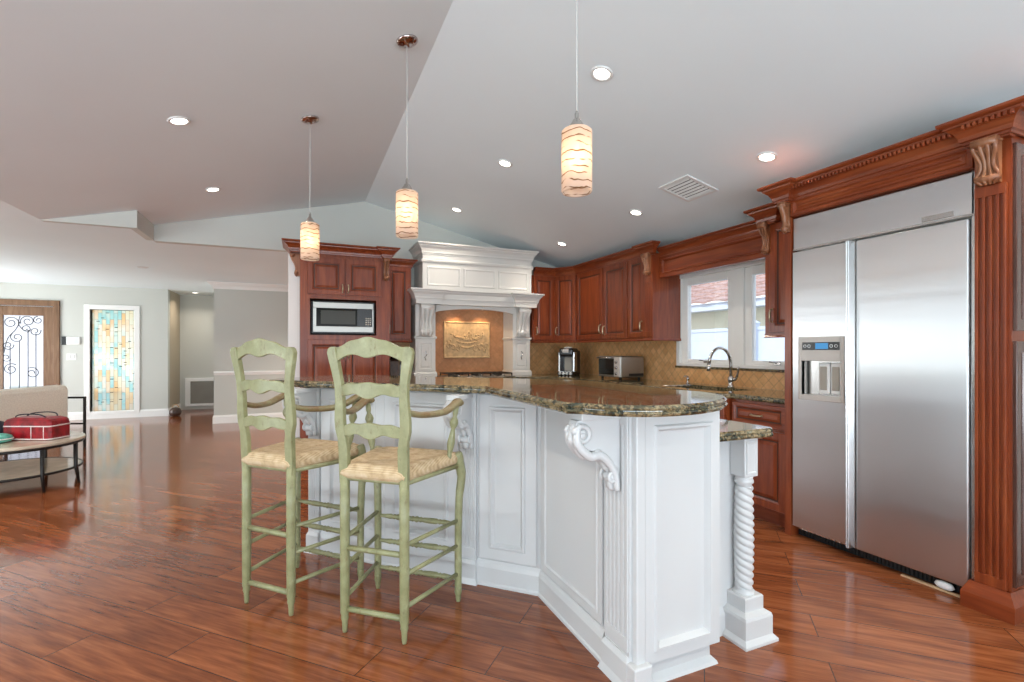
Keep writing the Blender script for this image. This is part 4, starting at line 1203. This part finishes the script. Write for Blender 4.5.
# fluted pilasters with scroll corbels
def scroll_corbel(M, w=.07, d=.19, h=.275):
    """open S scroll bracket: hangs from z=0, grows along +y"""
    mb = MB(M)
    body = spline([(d * .98, -.006), (d * 1.0, -.03), (d * .93, -.085), (d * .70, -.115), (d * .45, -.125), (d * .25, -.155), (d * .12, -.215), (d * .05, -h), (0, -h)], 4)
    poly = [(0, -.001), (d * .80, -.001)] + body
    mb.loft([[(x, y, z) for y, z in poly] for x in (-w * .36, w * .36)])
    rib = []
    for i in range(15):
        a = -1.9 + i * .42
        r = .014 + .022 * i / 14
        rib.append((d * .80 + r * math.cos(a) , -.052 + r * math.sin(a)))
    rib = rib[::1]
    s_pts = spline([(d * .80 + .02, -.02), (d * .99, -.045), (d * .96, -.09), (d * .72, -.135), (d * .48, -.135), (d * .28, -.165), (d * .13, -.21), (d * .07, -h + .002)], 5)
    for sx_ in (-w * .40, w * .40):
        mb.tube([(sx_, y, z) for y, z in s_pts], [.011 + .007 * math.sin(PI * i / (len(s_pts) - 1)) for i in range(len(s_pts))], 8)
        mb.tube([(sx_, d * .86 + (.038 - .028 * i / 20) * math.cos(.2 + i * .42), -.058 + (.038 - .028 * i / 20) * math.sin(.2 + i * .42)) for i in range(21)], [.011 - .004 * i / 20 for i in range(21)], 8)
        mb.tube([(sx_, d * .17 + (.026 - .018 * i / 14) * math.cos(2.6 - i * .42), -.225 + (.026 - .018 * i / 14) * math.sin(2.6 - i * .42)) for i in range(15)], .007, 8)
    mb.tube([(-w * .5, d * .52, -.128), (w * .5, d * .52, -.128)], .017, 12)
    mb.tube([(-w * .46, d * .85, -.06), (w * .46, d * .85, -.06)], .018, 12)
    mb.tube([(-w * .44, d * .16, -.225), (w * .44, d * .16, -.225)], .02, 12)
    mb.tube([(0, y + .004, z - .004) for y, z in s_pts], [.014 + .004 * math.sin(i) for i in range(len(s_pts))], 8)
    mb.box(-w * .5, w * .5, -.001, d * .9, -.006, .021, .004)
    return mb.build('corbel', CW, isl)
def pilaster(p, out, w, z1=BZ - .002):
    M = frame((p[0], p[1], 0), out)
    mb = MB(M @ Matrix.Translation((0, .016, .0)))
    mb.box(0, w, -.02, 0, .12, z1)
    flutes(mb, M @ Matrix.Translation((0.006, .016, .14)), w - .012, z1 - .14, 5, .005)
    pl = mb.build('pilaster', CW, isl)
    MB(M).sweep([(w + .0, -.02), (w, .028), (0, .028), (0, -.02)], [(-.02, 0), (.014, 0), (.004, .03), (.004, .105), (-.006, .125), (-.02, .125)]).build('pilaster_base', CW, isl)
    scroll_corbel(M @ Matrix.Translation((w / 2, .02, z1 - .022)))
pilaster((A.x, A.y + .005, 0), (-1, 0), .155)
p = B + u1 * .36; pilaster((p.x, p.y, 0), nrm, .095)
p = B + u1 * 1.43; pilaster((p.x, p.y, 0), nrm, .085)
MB().box(A.x - .004, A.x + .036, A.y - .022, A.y + .006, .03, BZ - .002, .004).box(A.x - .03, A.x + .05, A.y - .045, A.y + .03, 0, .11, .006).build('corner_post', CW, isl)
# lower cabinet on the working side
L2 = Dp + .29
sumB = B.x + B.y
XL2 = 1.80
MB().prism([(1.531, 1.604), (XL2 + .02, 1.604), (XL2 + .02, sumB + L2 / S - XL2 - .02), off(C, L2), off(C, Dp + .001), (1.531, Bi[1] + .001)], .10, CT0 - .001).build('lower_body', CW, isl)
MB().prism([(1.531, 1.67), (XL2 - .08, 1.67), (XL2 - .08, sumB + L2 / S - XL2), off(C, L2 - .06), off(C, Dp + .001), (1.531, Bi[1] + .001)], 0, .10).build('lower_toe_base', CW, isl)
MB().sweep([(1.535, 1.604), (XL2 - .09, 1.604)], [(-.01, 0), (.014, 0), (.014, .09), (0, .12), (-.01, .12)]).build('lower_base_moulding', CW, isl)
# spiral turned post
px, py, hw = 1.79, 1.562, .040
post = MB()
post.box(px - hw, px + hw, py - hw, py + hw, .70, CT0 - .001, .004)
post.rings(0, 0, 2 * hw - .03 + .012, .14, [(0, 0), (0, .004), (.006, .004), (.01, .001), (.012, .001)], M=frame((px + hw - .009, py - hw, .715), (0, -1)))
post.lathe([(.040, .70), (.035, .69), (.040, .68), (.040, .672), (.032, .664), (.032, .655)], 24, at=(px, py, 0))
R = []
NZ = 220
for i in range(NZ + 1):
    z = .655 - .445 * i / NZ
    base = .030 + .004 * math.sin(PI * i / NZ)
    R.append([(px + (base + .008 * abs(math.cos(1.5 * (a + z * 66))) ** .8) * math.cos(a), py + (base + .008 * abs(math.cos(1.5 * (a + z * 66))) ** .8) * math.sin(a), z) for a in [2 * PI * k / 30 for k in range(30)]])
post.loft(R, smooth=True)
post.lathe([(.034, .215), (.034, .205), (.044, .198), (.044, .188), (.04, .182)], 24, at=(px, py, 0))
post.loft([[(px - a, py - a, z), (px + a, py - a, z), (px + a, py + a, z), (px - a, py + a, z)] for a, z in ((.050, .19), (.054, .185), (.054, .13), (.076, .118), (.080, .105), (.080, .03), (.096, .012), (.096, 0))])
post.build('turned_post', CW, isl)
# bar top
bt = thing('bar_countertop', 'raised green granite bar top with ogee edge and rounded end', 'countertop', (1.2, 2.2, BZ))
E0, E1 = (-.19, 3.405), (.865, 2.35)
WB = .72
endc = [(.855, 1.500), (.905, 1.462), (.925, 1.425)] + spline([(.945, 1.395), (1.01, 1.340), (1.12, 1.296), (1.29, 1.300), (1.47, 1.372), (1.615, 1.50), (1.66, 1.68)], 5)
k1 = E1[0] + E1[1] + WB / S
outline = [E0, E1] + endc + [(1.63, 1.80), (1.61, k1 - 1.61), (E0[0] + WB * S + .0, k1 - (E0[0] + WB * S)), (E0[0] + .14 * S - .0 - .08 * S, E0[1] + .14 * S + .08 * S)]
BT = 1.064
mb = MB().slab(outline, [(.020, BZ), (.008, BZ + .002), (.002, BZ + .008), (.0, BZ + .013), (.004, BZ + .018), (.009, BZ + .020), (.009, BZ + .022), (.005, BZ + .024), (.003, BZ + .030), (.006, BZ + .034), (.014, BT)])
mb.build('slab', 'granite', bt)
# lower island top
lt = thing('island_countertop', 'lower green granite island top beside the twisted post', 'countertop', (1.75, 2.0, CT0))
k2 = sumB + (L2 + .05) / S
LXo = 1.895
mb = MB().slab([(1.534, 1.475), (LXo - .03, 1.475), (LXo, 1.50), (LXo, k2 - LXo), (off(C, L2 + .05)[0], off(C, L2 + .05)[1]), off(C, Dp + .004), (1.534, Bi[1] + .005)], [(.010, CT0), (.003, CT0 + .003), (0, CT0 + .011), (.004, CT0 + .018), (.007, CT0 + .021), (.002, CT0 + .026), (.004, CT0 + .034), (.012, CT1)])
mb.build('slab', 'granite', lt)

# ------------------------------------------------------------------ bar stools
def make_stool(loc, rz, label):
    t = thing('bar_stool', label, 'stool', loc, rz, 'sage green rush seat bar stools')
    bw, fw, yb, yf = .148, .228, -.195, .195
    SZ = .715
    G = 'sage_paint'
    lean = lambda z: -.035 * max(0, (z - .62) / .66) ** 1.4
    for sg in (-1, 1):
        x = sg * bw
        MB().lathe([(.009, 0), (.011, .01), (.013, .05), (.0175, .065), (.016, .075), (.0195, .09), (.021, .3), (.0215, .5), (.021, .71)], 16, at=(x, yb, 0)).build('rear_leg', G, t, world=False)
        # shaped board upright
        zs = [.66, .70, .76, .82, .86, .90, .94, .98, 1.04, 1.10, 1.16, 1.21, 1.238, 1.256, 1.264]
        oi = [.0, .0, -.004, -.006, -.003, .004, .004, .001, -.004, -.004, .004, .012, .016, .014, .010]
        hw_ = [.019, .021, .023, .023, .021, .023, .023, .022, .020, .019, .021, .023, .024, .019, .010]
        R = []
        for z, o, h in zip(zs, oi, hw_):
            xc = x + sg * o + sg * .024 * max(0, (z - .7) / .58)
            yy = yb + lean(z)
            R.append([(xc - h, yy - .013, z), (xc + h, yy - .013, z), (xc + h, yy + .013, z), (xc - h, yy + .013, z)])
        MB().loft(R).build('rear_upright', G, t, world=False, bevel=.004)
        # front leg: slight cabriole
        x = sg * fw
        MB().tube(spline([(x, yf, 0), (x, yf, .03), (x, yf, .07), (x, yf, .10), (x, yf, .35), (x + sg * .004, yf + .004, .52), (x + sg * .012, yf + .012, .62), (x + sg * .004, yf + .004, .69), (x - sg * .004, yf - .004, SZ + .025)], 4),
                  [.009, .010, .012, .013, .013, .016, .018, .017, .018, .017] + [.017] * 3 + [.018] * 4 + [.019] * 4 + [.021] * 4 + [.024] * 4 + [.026, .026, .025, .022], 12).build('front_leg', G, t, world=False)
        # side stretchers and seat rail
        for z in (.145, .285, .41):
            MB().tube([(sg * (bw + .0), yb, z + .006), (sg * fw, yf, z - .006)], .010, 10).build('side_stretcher', G, t, world=False)
        MB().tube([(sg * bw, yb, SZ - .035), (sg * fw, yf, SZ - .04)], .012, 10).build('seat_rail', G, t, world=False)
        # arm: shaped flat bar with down-turned scroll, on a turned support
        arm = spline([(sg * (bw + .012), yb - .008, .985), (sg * (bw + .04), yb + .08, .965), (sg * (bw + .085), yb + .20, .963), (sg * (bw + .10), yb + .285, .985), (sg * (bw + .10), yb + .33, 1.0), (sg * (bw + .10), yb + .35, .988)], 5)
        MB().tube(arm, [.013 + .006 * i / (len(arm) - 1) for i in range(len(arm))], 10, flat=1.45).build('arm', 'worn_arm_paint', t, world=False)
        ax_, ay_ = sg * (bw + .098), yb + .325
        bx_, by_ = sg * (fw - .018), yf - .075
        prof = [(.011, 0), (.013, .02), (.010, .03), (.017, .06), (.019, .085), (.013, .13), (.009, .15), (.018, .165), (.022, .18), (.018, .195), (.009, .21), (.013, .225), (.013, .26)]
        MB().tube([(bx_ + (ax_ - bx_) * z / .26, by_ + (ay_ - by_) * z / .26, .72 + z * .99) for r, z in prof], [r for r, z in prof], 12).build('arm_support', G, t, world=False)
    # back stretchers
    for z in (.105, .375):
        MB().tube([(-bw, yb, z), (bw, yb, z)], .0125, 10).build('rear_stretcher', G, t, world=False)
    # turned front stretchers
    for z in (.115, .255, .385):
        pr_ = [(0, .009), (.05, .009), (.10, .010), (.17, .014), (.20, .010), (.22, .014), (.235, .009), (.26, .015), (.33, .015), (.41, .013), (.43, .010), (.45, .015), (.47, .010), (.5, .017)]
        pr_ = pr_ + [(1 - a, b) for a, b in pr_[-2::-1]]
        MB().tube([(-fw + 2 * fw * a, yf, z) for a, b in pr_], [b for a, b in pr_], 10).build('front_stretcher', G, t, world=False)
    for y, w, z in ((yb, bw, SZ - .03), (yf, fw, SZ - .035)):
        MB().tube([(-w, y, z), (w, y, z)], .012, 10).build('seat_rail', G, t, world=False)
    # rush seat: plump trapezoid with envelope creases
    mb = MB()
    N = 24
    top, bot = [], []
    for j in range(N + 1):
        for i in range(N + 1):
            u, v = 2 * i / N - 1, 2 * j / N - 1
            w = (bw + .012) * (1 - v) / 2 + (fw + .016) * (1 + v) / 2
            x, y = u * w, v * (yf - yb + .05) / 2
            e = max(abs(u), abs(v))
            rnd = 1 - max(0, (e - .86) / .14) ** 2 * .9
            crease = .010 * math.exp(-((abs(u) - abs(v)) / .12) ** 2) * e
            k = 1 - .06 * max(0, min(abs(u), abs(v)) - .75)
            zt = SZ + .002 + .036 * rnd - .012 * (1 - e) - crease
            top.append((x * k, y * k, zt)); bot.append((x * k * .99, y * k * .99, SZ - .014 - .026 * rnd))
    n = N + 1
    fs = []
    for j in range(N):
        for i in range(N):
            a = j * n + i
            fs.append((a, a + 1, a + n + 1, a + n))
            fs.append((n * n + a, n * n + a + n, n * n + a + n + 1, n * n + a + 1))
    edge = [i for i in range(n)] + [j * n + N for j in range(1, n)] + [N * n + i for i in range(N - 1, -1, -1)] + [j * n for j in range(N - 1, 0, -1)]
    for a, b in zip(edge, edge[1:] + edge[:1]):
        fs.append((a, n * n + a, n * n + b, b))
    mb.add(top + bot, fs, True)
    mb.build('rush_seat', 'rush', t, world=False)
    # ladder slats with scalloped edges, bowed back
    def slat(zc, half, up, dn, bow, nm):
        n = 28
        R = []
        for i in range(n + 1):
            u = 2 * i / n - 1
            zt, zb = zc + up(u), zc - dn(u)
            y = yb + lean(zc) - bow * (1 - u * u)
            R.append([(u * half, y - .008, zb), (u * half, y + .008, zb), (u * half, y + .008, zt), (u * half, y - .008, zt)])
        MB().loft(R).build(nm, G, t, world=False, bevel=.003)
    bump_ = lambda u, c, w: math.exp(-((u - c) / w) ** 2)
    up = lambda u: .024 + .014 * bump_(u, 0, .34) + .008 * (bump_(u, .62, .22) + bump_(u, -.62, .22)) - .012 * abs(u) ** 6
    dn = lambda u: .022 + .012 * bump_(u, 0, .25) - .010 * (bump_(u, .45, .2) + bump_(u, -.45, .2)) + .004 * abs(u)
    slat(.900, .150, up, dn, .022, 'back_slat')
    slat(1.075, .156, up, dn, .024, 'back_slat')
    upc = lambda u: .028 + .046 * bump_(u, 0, .42) + .020 * (bump_(u, .55, .26) + bump_(u, -.55, .26)) - .0 * u
    dnc = lambda u: .036 - .050 * (1 - u * u) + .030 * bump_(u, 0, .34)
    slat(1.232, .166, upc, dnc, .018, 'crest_rail')
    return t
make_stool((.422, 2.333, 0), math.radians(-40.5), 'sage green rush-seat bar stool, nearer of the two at the bar')
st = [o for o in bpy.data.objects if o.name == 'bar_stool'][0]
dup(st, (.001, 2.765, 0), math.radians(-46.5), 'sage green rush-seat bar stool, farther one near the bar\'s left end')

# ------------------------------------------------------------------ pendants
PEND = [((.066, 3.79), 'amber striped glass pendant lamp, farthest and leftmost over the bar'), ((.563, 2.807), 'amber striped glass pendant lamp, middle of three over the bar'), ((1.047, 1.74), 'amber striped glass pendant lamp, nearest over the rounded bar end')]
for (x, y), lab in PEND:
    zc = roofz(x)
    t = thing('pendant_lamp', lab, 'lamp', (x, y, zc), group='glass pendants over the bar')
    tilt = math.atan(RK) * (1 if x < RX else -1)
    M = Matrix.Translation((x, y, zc - .002)) @ Matrix.Rotation(-tilt if x < RX else -tilt, 4, 'Y')
    MB(M).lathe([(.062, 0), (.062, -.006), (.056, -.014), (.034, -.020), (.010, -.022), (.008, -.035), (.001, -.037)], 28).build('canopy', 'canopy_metal', t)
    MB().tube([(x, y, zc - .025), (x, y, 2.215)], .0028, 8).build('cord', 'cord_silver', t)
    MB().lathe([(.004, 2.235), (.008, 2.225), (.008, 2.205), (.014, 2.20), (.030, 2.175), (.036, 2.158), (.036, 2.152)], 20, at=(x, y, 0)).build('cap', 'nickel', t)
    r = .063
    MB().lathe([(.034, 2.156), (r - .008, 2.157), (r, 2.150), (r, 1.905), (r - .003, 1.898), (r - .006, 1.905), (r - .006, 2.148), (.034, 2.150)], 40, at=(x, y, 0), cap=False).build('glass_shade', 'shade_glass', t)
    sk_ = MB().lathe([(.018, 2.15), (.018, 2.09), (.012, 2.085)], 14, at=(x, y, 0)).build('socket', 'nickel', t)
    MB().lathe([(.010, 2.09), (.014, 2.075), (.028, 2.045), (.031, 2.02), (.026, 1.995), (.012, 1.98), (.001, 1.977)], 18, at=(x, y, 0)).build('bulb', 'bulb_glow', t)
    ld = bpy.data.lights.new('pendant_glow', 'POINT'); ld.energy = 1.3; ld.color = (1, .76, .48); ld.shadow_soft_size = .033
    lo = bpy.data.objects.new('pendant_glow', ld); COL.objects.link(lo); lo.location = (x, y, 2.03)

# ------------------------------------------------------------------ recessed lights
CAN_P = 6
def can(loc, nrm, label, power=CAN_P, lit=True):
    t = thing('recessed_light', label, 'ceiling light', loc, group='recessed ceiling lights')
    n = Vector(nrm).normalized()
    M = Matrix.Translation(loc) @ n.to_track_quat('Z', 'Y').to_matrix().to_4x4()
    MB(M).lathe([(.066, 0), (.066, .004), (.060, .008), (.048, .006), (.046, -.0005), (.046, -.002)], 28, cap=False).build('trim_ring', 'plastic_white', t)
    MB(M).lathe([(.046, .001), (.046, .003), (.02, .004)], 24).build('lens', 'lamp_lens' if lit else 'plastic_white', t)
    if lit:
        ld = bpy.data.lights.new('can_light', 'AREA'); ld.shape = 'DISK'; ld.size = .085; ld.energy = power; ld.color = (1, .90, .78); ld.spread = 2.4
        lo = bpy.data.objects.new('can_light', ld); COL.objects.link(lo)
        lo.location = Vector(loc) + n * .012; lo.rotation_euler = (-n).to_track_quat('Z', 'Y').to_euler()
nr, nl = (-RK, 0, -1), (RK, 0, -1)
def vault(x, y, lab):
    can((x, y, roofz(x) - .001), nr if x > RX else nl, lab)
vault(1.61, 2.394, 'lit recessed ceiling light nearest the hanging rounded-end pendant')
vault(1.617, 3.874, 'lit recessed ceiling light midway between middle pendant and ceiling vent')
vault(1.64, 5.356, 'lit recessed ceiling light just above the left of the white hood')
vault(2.895, 2.339, 'lit recessed ceiling light in front of the refrigerator surround')
vault(2.915, 3.767, 'lit recessed ceiling light in front of the window cabinets')
vault(2.934, 5.222, 'lit recessed ceiling light near the corner cabinets and hood right side')
vault(-.714, 3.734, 'lit recessed ceiling light on left slope, nearest the viewer')
vault(-.731, 5.192, 'lit recessed ceiling light on left slope, above the soffit step')
for x, y in ((1.61, .9), (2.9, .9), (-.72, 2.25), (-.72, .8), (1.61, -.6), (2.9, -.6), (-.72, -.6)):
    vault(x, y, 'recessed ceiling light beyond the edge of the view')
for x, y in ((-3.2, 4.7), (-3.2, 2.8)):  # unseen fill cans, added to light the sofa back
    can((x, y, 2.399), (0, 0, -1), 'added recessed fill light out of view, brightening the sofa', 22)
can((-2.0, 8.25, 2.399), (0, 0, -1), 'unlit recessed light in the low hall ceiling', lit=False)
can((-1.93, 11.5, 2.399), (0, 0, -1), 'dim recessed light over the hall alcove', 5)
# ceiling vent
for x in (.4, 1.9):  # hidden fill cans, added to brighten the hall wall
    can((x, 7.9, 2.399), (0, 0, -1), 'added hall fill light hidden behind the kitchen back wall', 34)
cv = thing('ceiling_vent', 'white slatted air vent in the sloped kitchen ceiling', 'vent', (2.89, 3.06, roofz(2.89)))
n = Vector(nr).normalized()
xa = Vector((1, 0, -RK)).normalized(); ya = Vector((0, 1, 0))
M = Matrix(((xa.x, 0, n.x, 2.885), (0, 1, 0, 3.06), (xa.z, 0, n.z, roofz(2.885)), (0, 0, 0, 1)))
mb = MB(M)
hx, hy = .165, .165
mb.box(-hx, hx, -hy, -hy + .03, 0, .010, .002).box(-hx, hx, hy - .03, hy, 0, .010, .002).box(-hx, -hx + .03, -hy + .03, hy - .03, 0, .010, .002).box(hx - .03, hx, -hy + .03, hy - .03, 0, .010, .002)
mb.build('frame', 'plastic_white', cv)
MB(M).box(-hx + .03, hx - .03, -hy + .03, hy - .03, .0005, .0015).build('backing', 'vent_shadow', cv)
for k in range(7):
    x = -hx + .036 + k * .039
    MB(M).loft([[(x, y, .002), (x + .016, y, .011), (x + .019, y, .011), (x + .003, y, .002)] for y in (-hy + .03, hy - .03)]).build('slat', 'plastic_white', cv)

# ------------------------------------------------------------------ living area at the left
tx, ty, TR, TZ = -2.44, 5.92, .53, .425
tb = thing('coffee_table', 'round coffee table with pale top and black metal frame', 'table', (tx, ty, 0))
MB().lathe([(.02, TZ - .028), (TR - .006, TZ - .028), (TR, TZ - .022), (TR, TZ - .008), (TR - .006, TZ - .002), (TR - .02, TZ)], 64, at=(tx, ty, 0), smooth=False).build('tabletop', 'table_stone', tb)
circ = lambda r, z, n=48: [(tx + r * math.cos(2 * PI * i / n), ty + r * math.sin(2 * PI * i / n), z) for i in range(n)]
MB().tube(circ(TR - .015, TZ - .04), .013, 8, closed=True).build('rim', 'black_metal', tb)
MB().tube(circ(TR - .025, .15), .012, 8, closed=True).build('ring_stretcher', 'black_metal', tb)
MB().lathe([(.02, .140), (TR - .03, .140), (TR - .03, .158), (.02, .158)], 48, at=(tx, ty, 0), smooth=False).build('lower_shelf', 'table_stone', tb)
for k in (-8, -44, 82, 46, 172, 136, -98, -134):
    a = math.radians(k)
    c_, s_ = math.cos(a), math.sin(a)
    MB().tube([(tx + (TR - .02) * c_, ty + (TR - .02) * s_, TZ - .035), (tx + (TR - .02) * c_, ty + (TR - .02) * s_, .15), (tx + (TR + .005) * c_, ty + (TR + .005) * s_, 0)], [.016, .015, .012], 8).build('leg', 'black_metal', tb)
# sofa seen from behind
so_ = thing('sofa', 'cream upholstered sofa with black metal frame behind the round table', 'sofa', (-2.68, 7.92, 0), math.radians(-19.5))
mb = MB().box(-.17, 0, -1.72, 0, .17, .81, .05); mb.build('back_cushion', 'cream_fabric', so_, world=False)
MB().box(-.80, -.15, -1.70, -.02, .17, .42, .05).build('seat_cushion', 'cream_fabric', so_, world=False)
mb = MB()
for y in (.02, -1.76):
    for x in (.14, -.80):
        mb.box(x, x + .025, y, y + .025, 0, .655, .003)
    mb.box(-.80, .165, y, y + .025, .63, .655, .003).box(-.80, .165, y, y + .025, .30, .32, .003)
mb.box(-.80, -.775, -1.76, .045, .13, .16, .003).box(-.03, -.005, -1.76, .045, .13, .16, .003)
mb.build('metal_frame', 'black_metal', so_, world=False)
# red bag, thin handles
rb = thing('handbag', 'shiny red handbag with pale piping on the round table', 'bag', (-2.245, 5.935, TZ), math.radians(-24))
rb.scale = (.82, .9, .95)
mb = MB().loft([[(x * k, y * k, z) for x, y in ((-.27, -.10), (-.25, -.12), (.25, -.12), (.27, -.10), (.27, .10), (.25, .12), (-.25, .12), (-.27, .10))] for k, z in ((.93, 0), (1, .012), (1, .14), (.97, .18), (.90, .20), (.7, .215))])
mb.build('body', 'red_leather', rb, world=False)
mb = MB()
for k, z in ((1.0, .012), (1.0, .135)):
    mb.tube([(x * k, y * k, z) for x, y in ((-.27, -.10), (-.25, -.12), (.25, -.12), (.27, -.10), (.27, .10), (.25, .12), (-.25, .12), (-.27, .10))], .006, 6, closed=True)
for x in (.06, .2):
    mb.tube([(x, -.122, .012), (x, -.122, .135)], .004, 6)
mb.build('piping', 'white_piping', rb, world=False)
for y in (-.05, .05):
    MB().tube(spline([(-.20, y, .195), (-.15, y * 1.4, .235), (0, y * 1.8, .25), (.13, y * 1.6, .24), (.18, y, .195)], 5), .006, 8).build('handle', 'black_cloth', rb, world=False)
tp = thing('pouch', 'teal patterned pouch on the round table left of the red bag', 'bag', (-2.47, 5.79, TZ))
MB(Matrix.Translation((-2.47, 5.79, TZ))).lathe([(.05, 0), (.095, .012), (.11, .035), (.10, .06), (.06, .078), (.01, .082)], 24).build('body', 'teal_cloth', tp)
MB(Matrix.Translation((-2.47, 5.79, TZ))).tube([(.108 * math.cos(2 * PI * i / 24), .108 * math.sin(2 * PI * i / 24), .037) for i in range(24)], .005, 6, closed=True).build('zip_band', 'white_piping', tp)
hp = thing('hat', 'black rounded hat on the round table at the left edge', 'hat', (-2.60, 6.09, TZ))
MB(Matrix.Translation((-2.60, 6.09, TZ))).lathe([(.105, 0), (.11, .006), (.09, .014), (.085, .05), (.08, .11), (.06, .15), (.02, .165), (.001, .166)], 24).build('crown', 'black_cloth', hp)
MB(Matrix.Translation((-2.60, 6.09, TZ))).lathe([(.088, .016), (.091, .018), (.090, .038), (.087, .04)], 24, cap=False).build('band', 'black_plastic', hp)
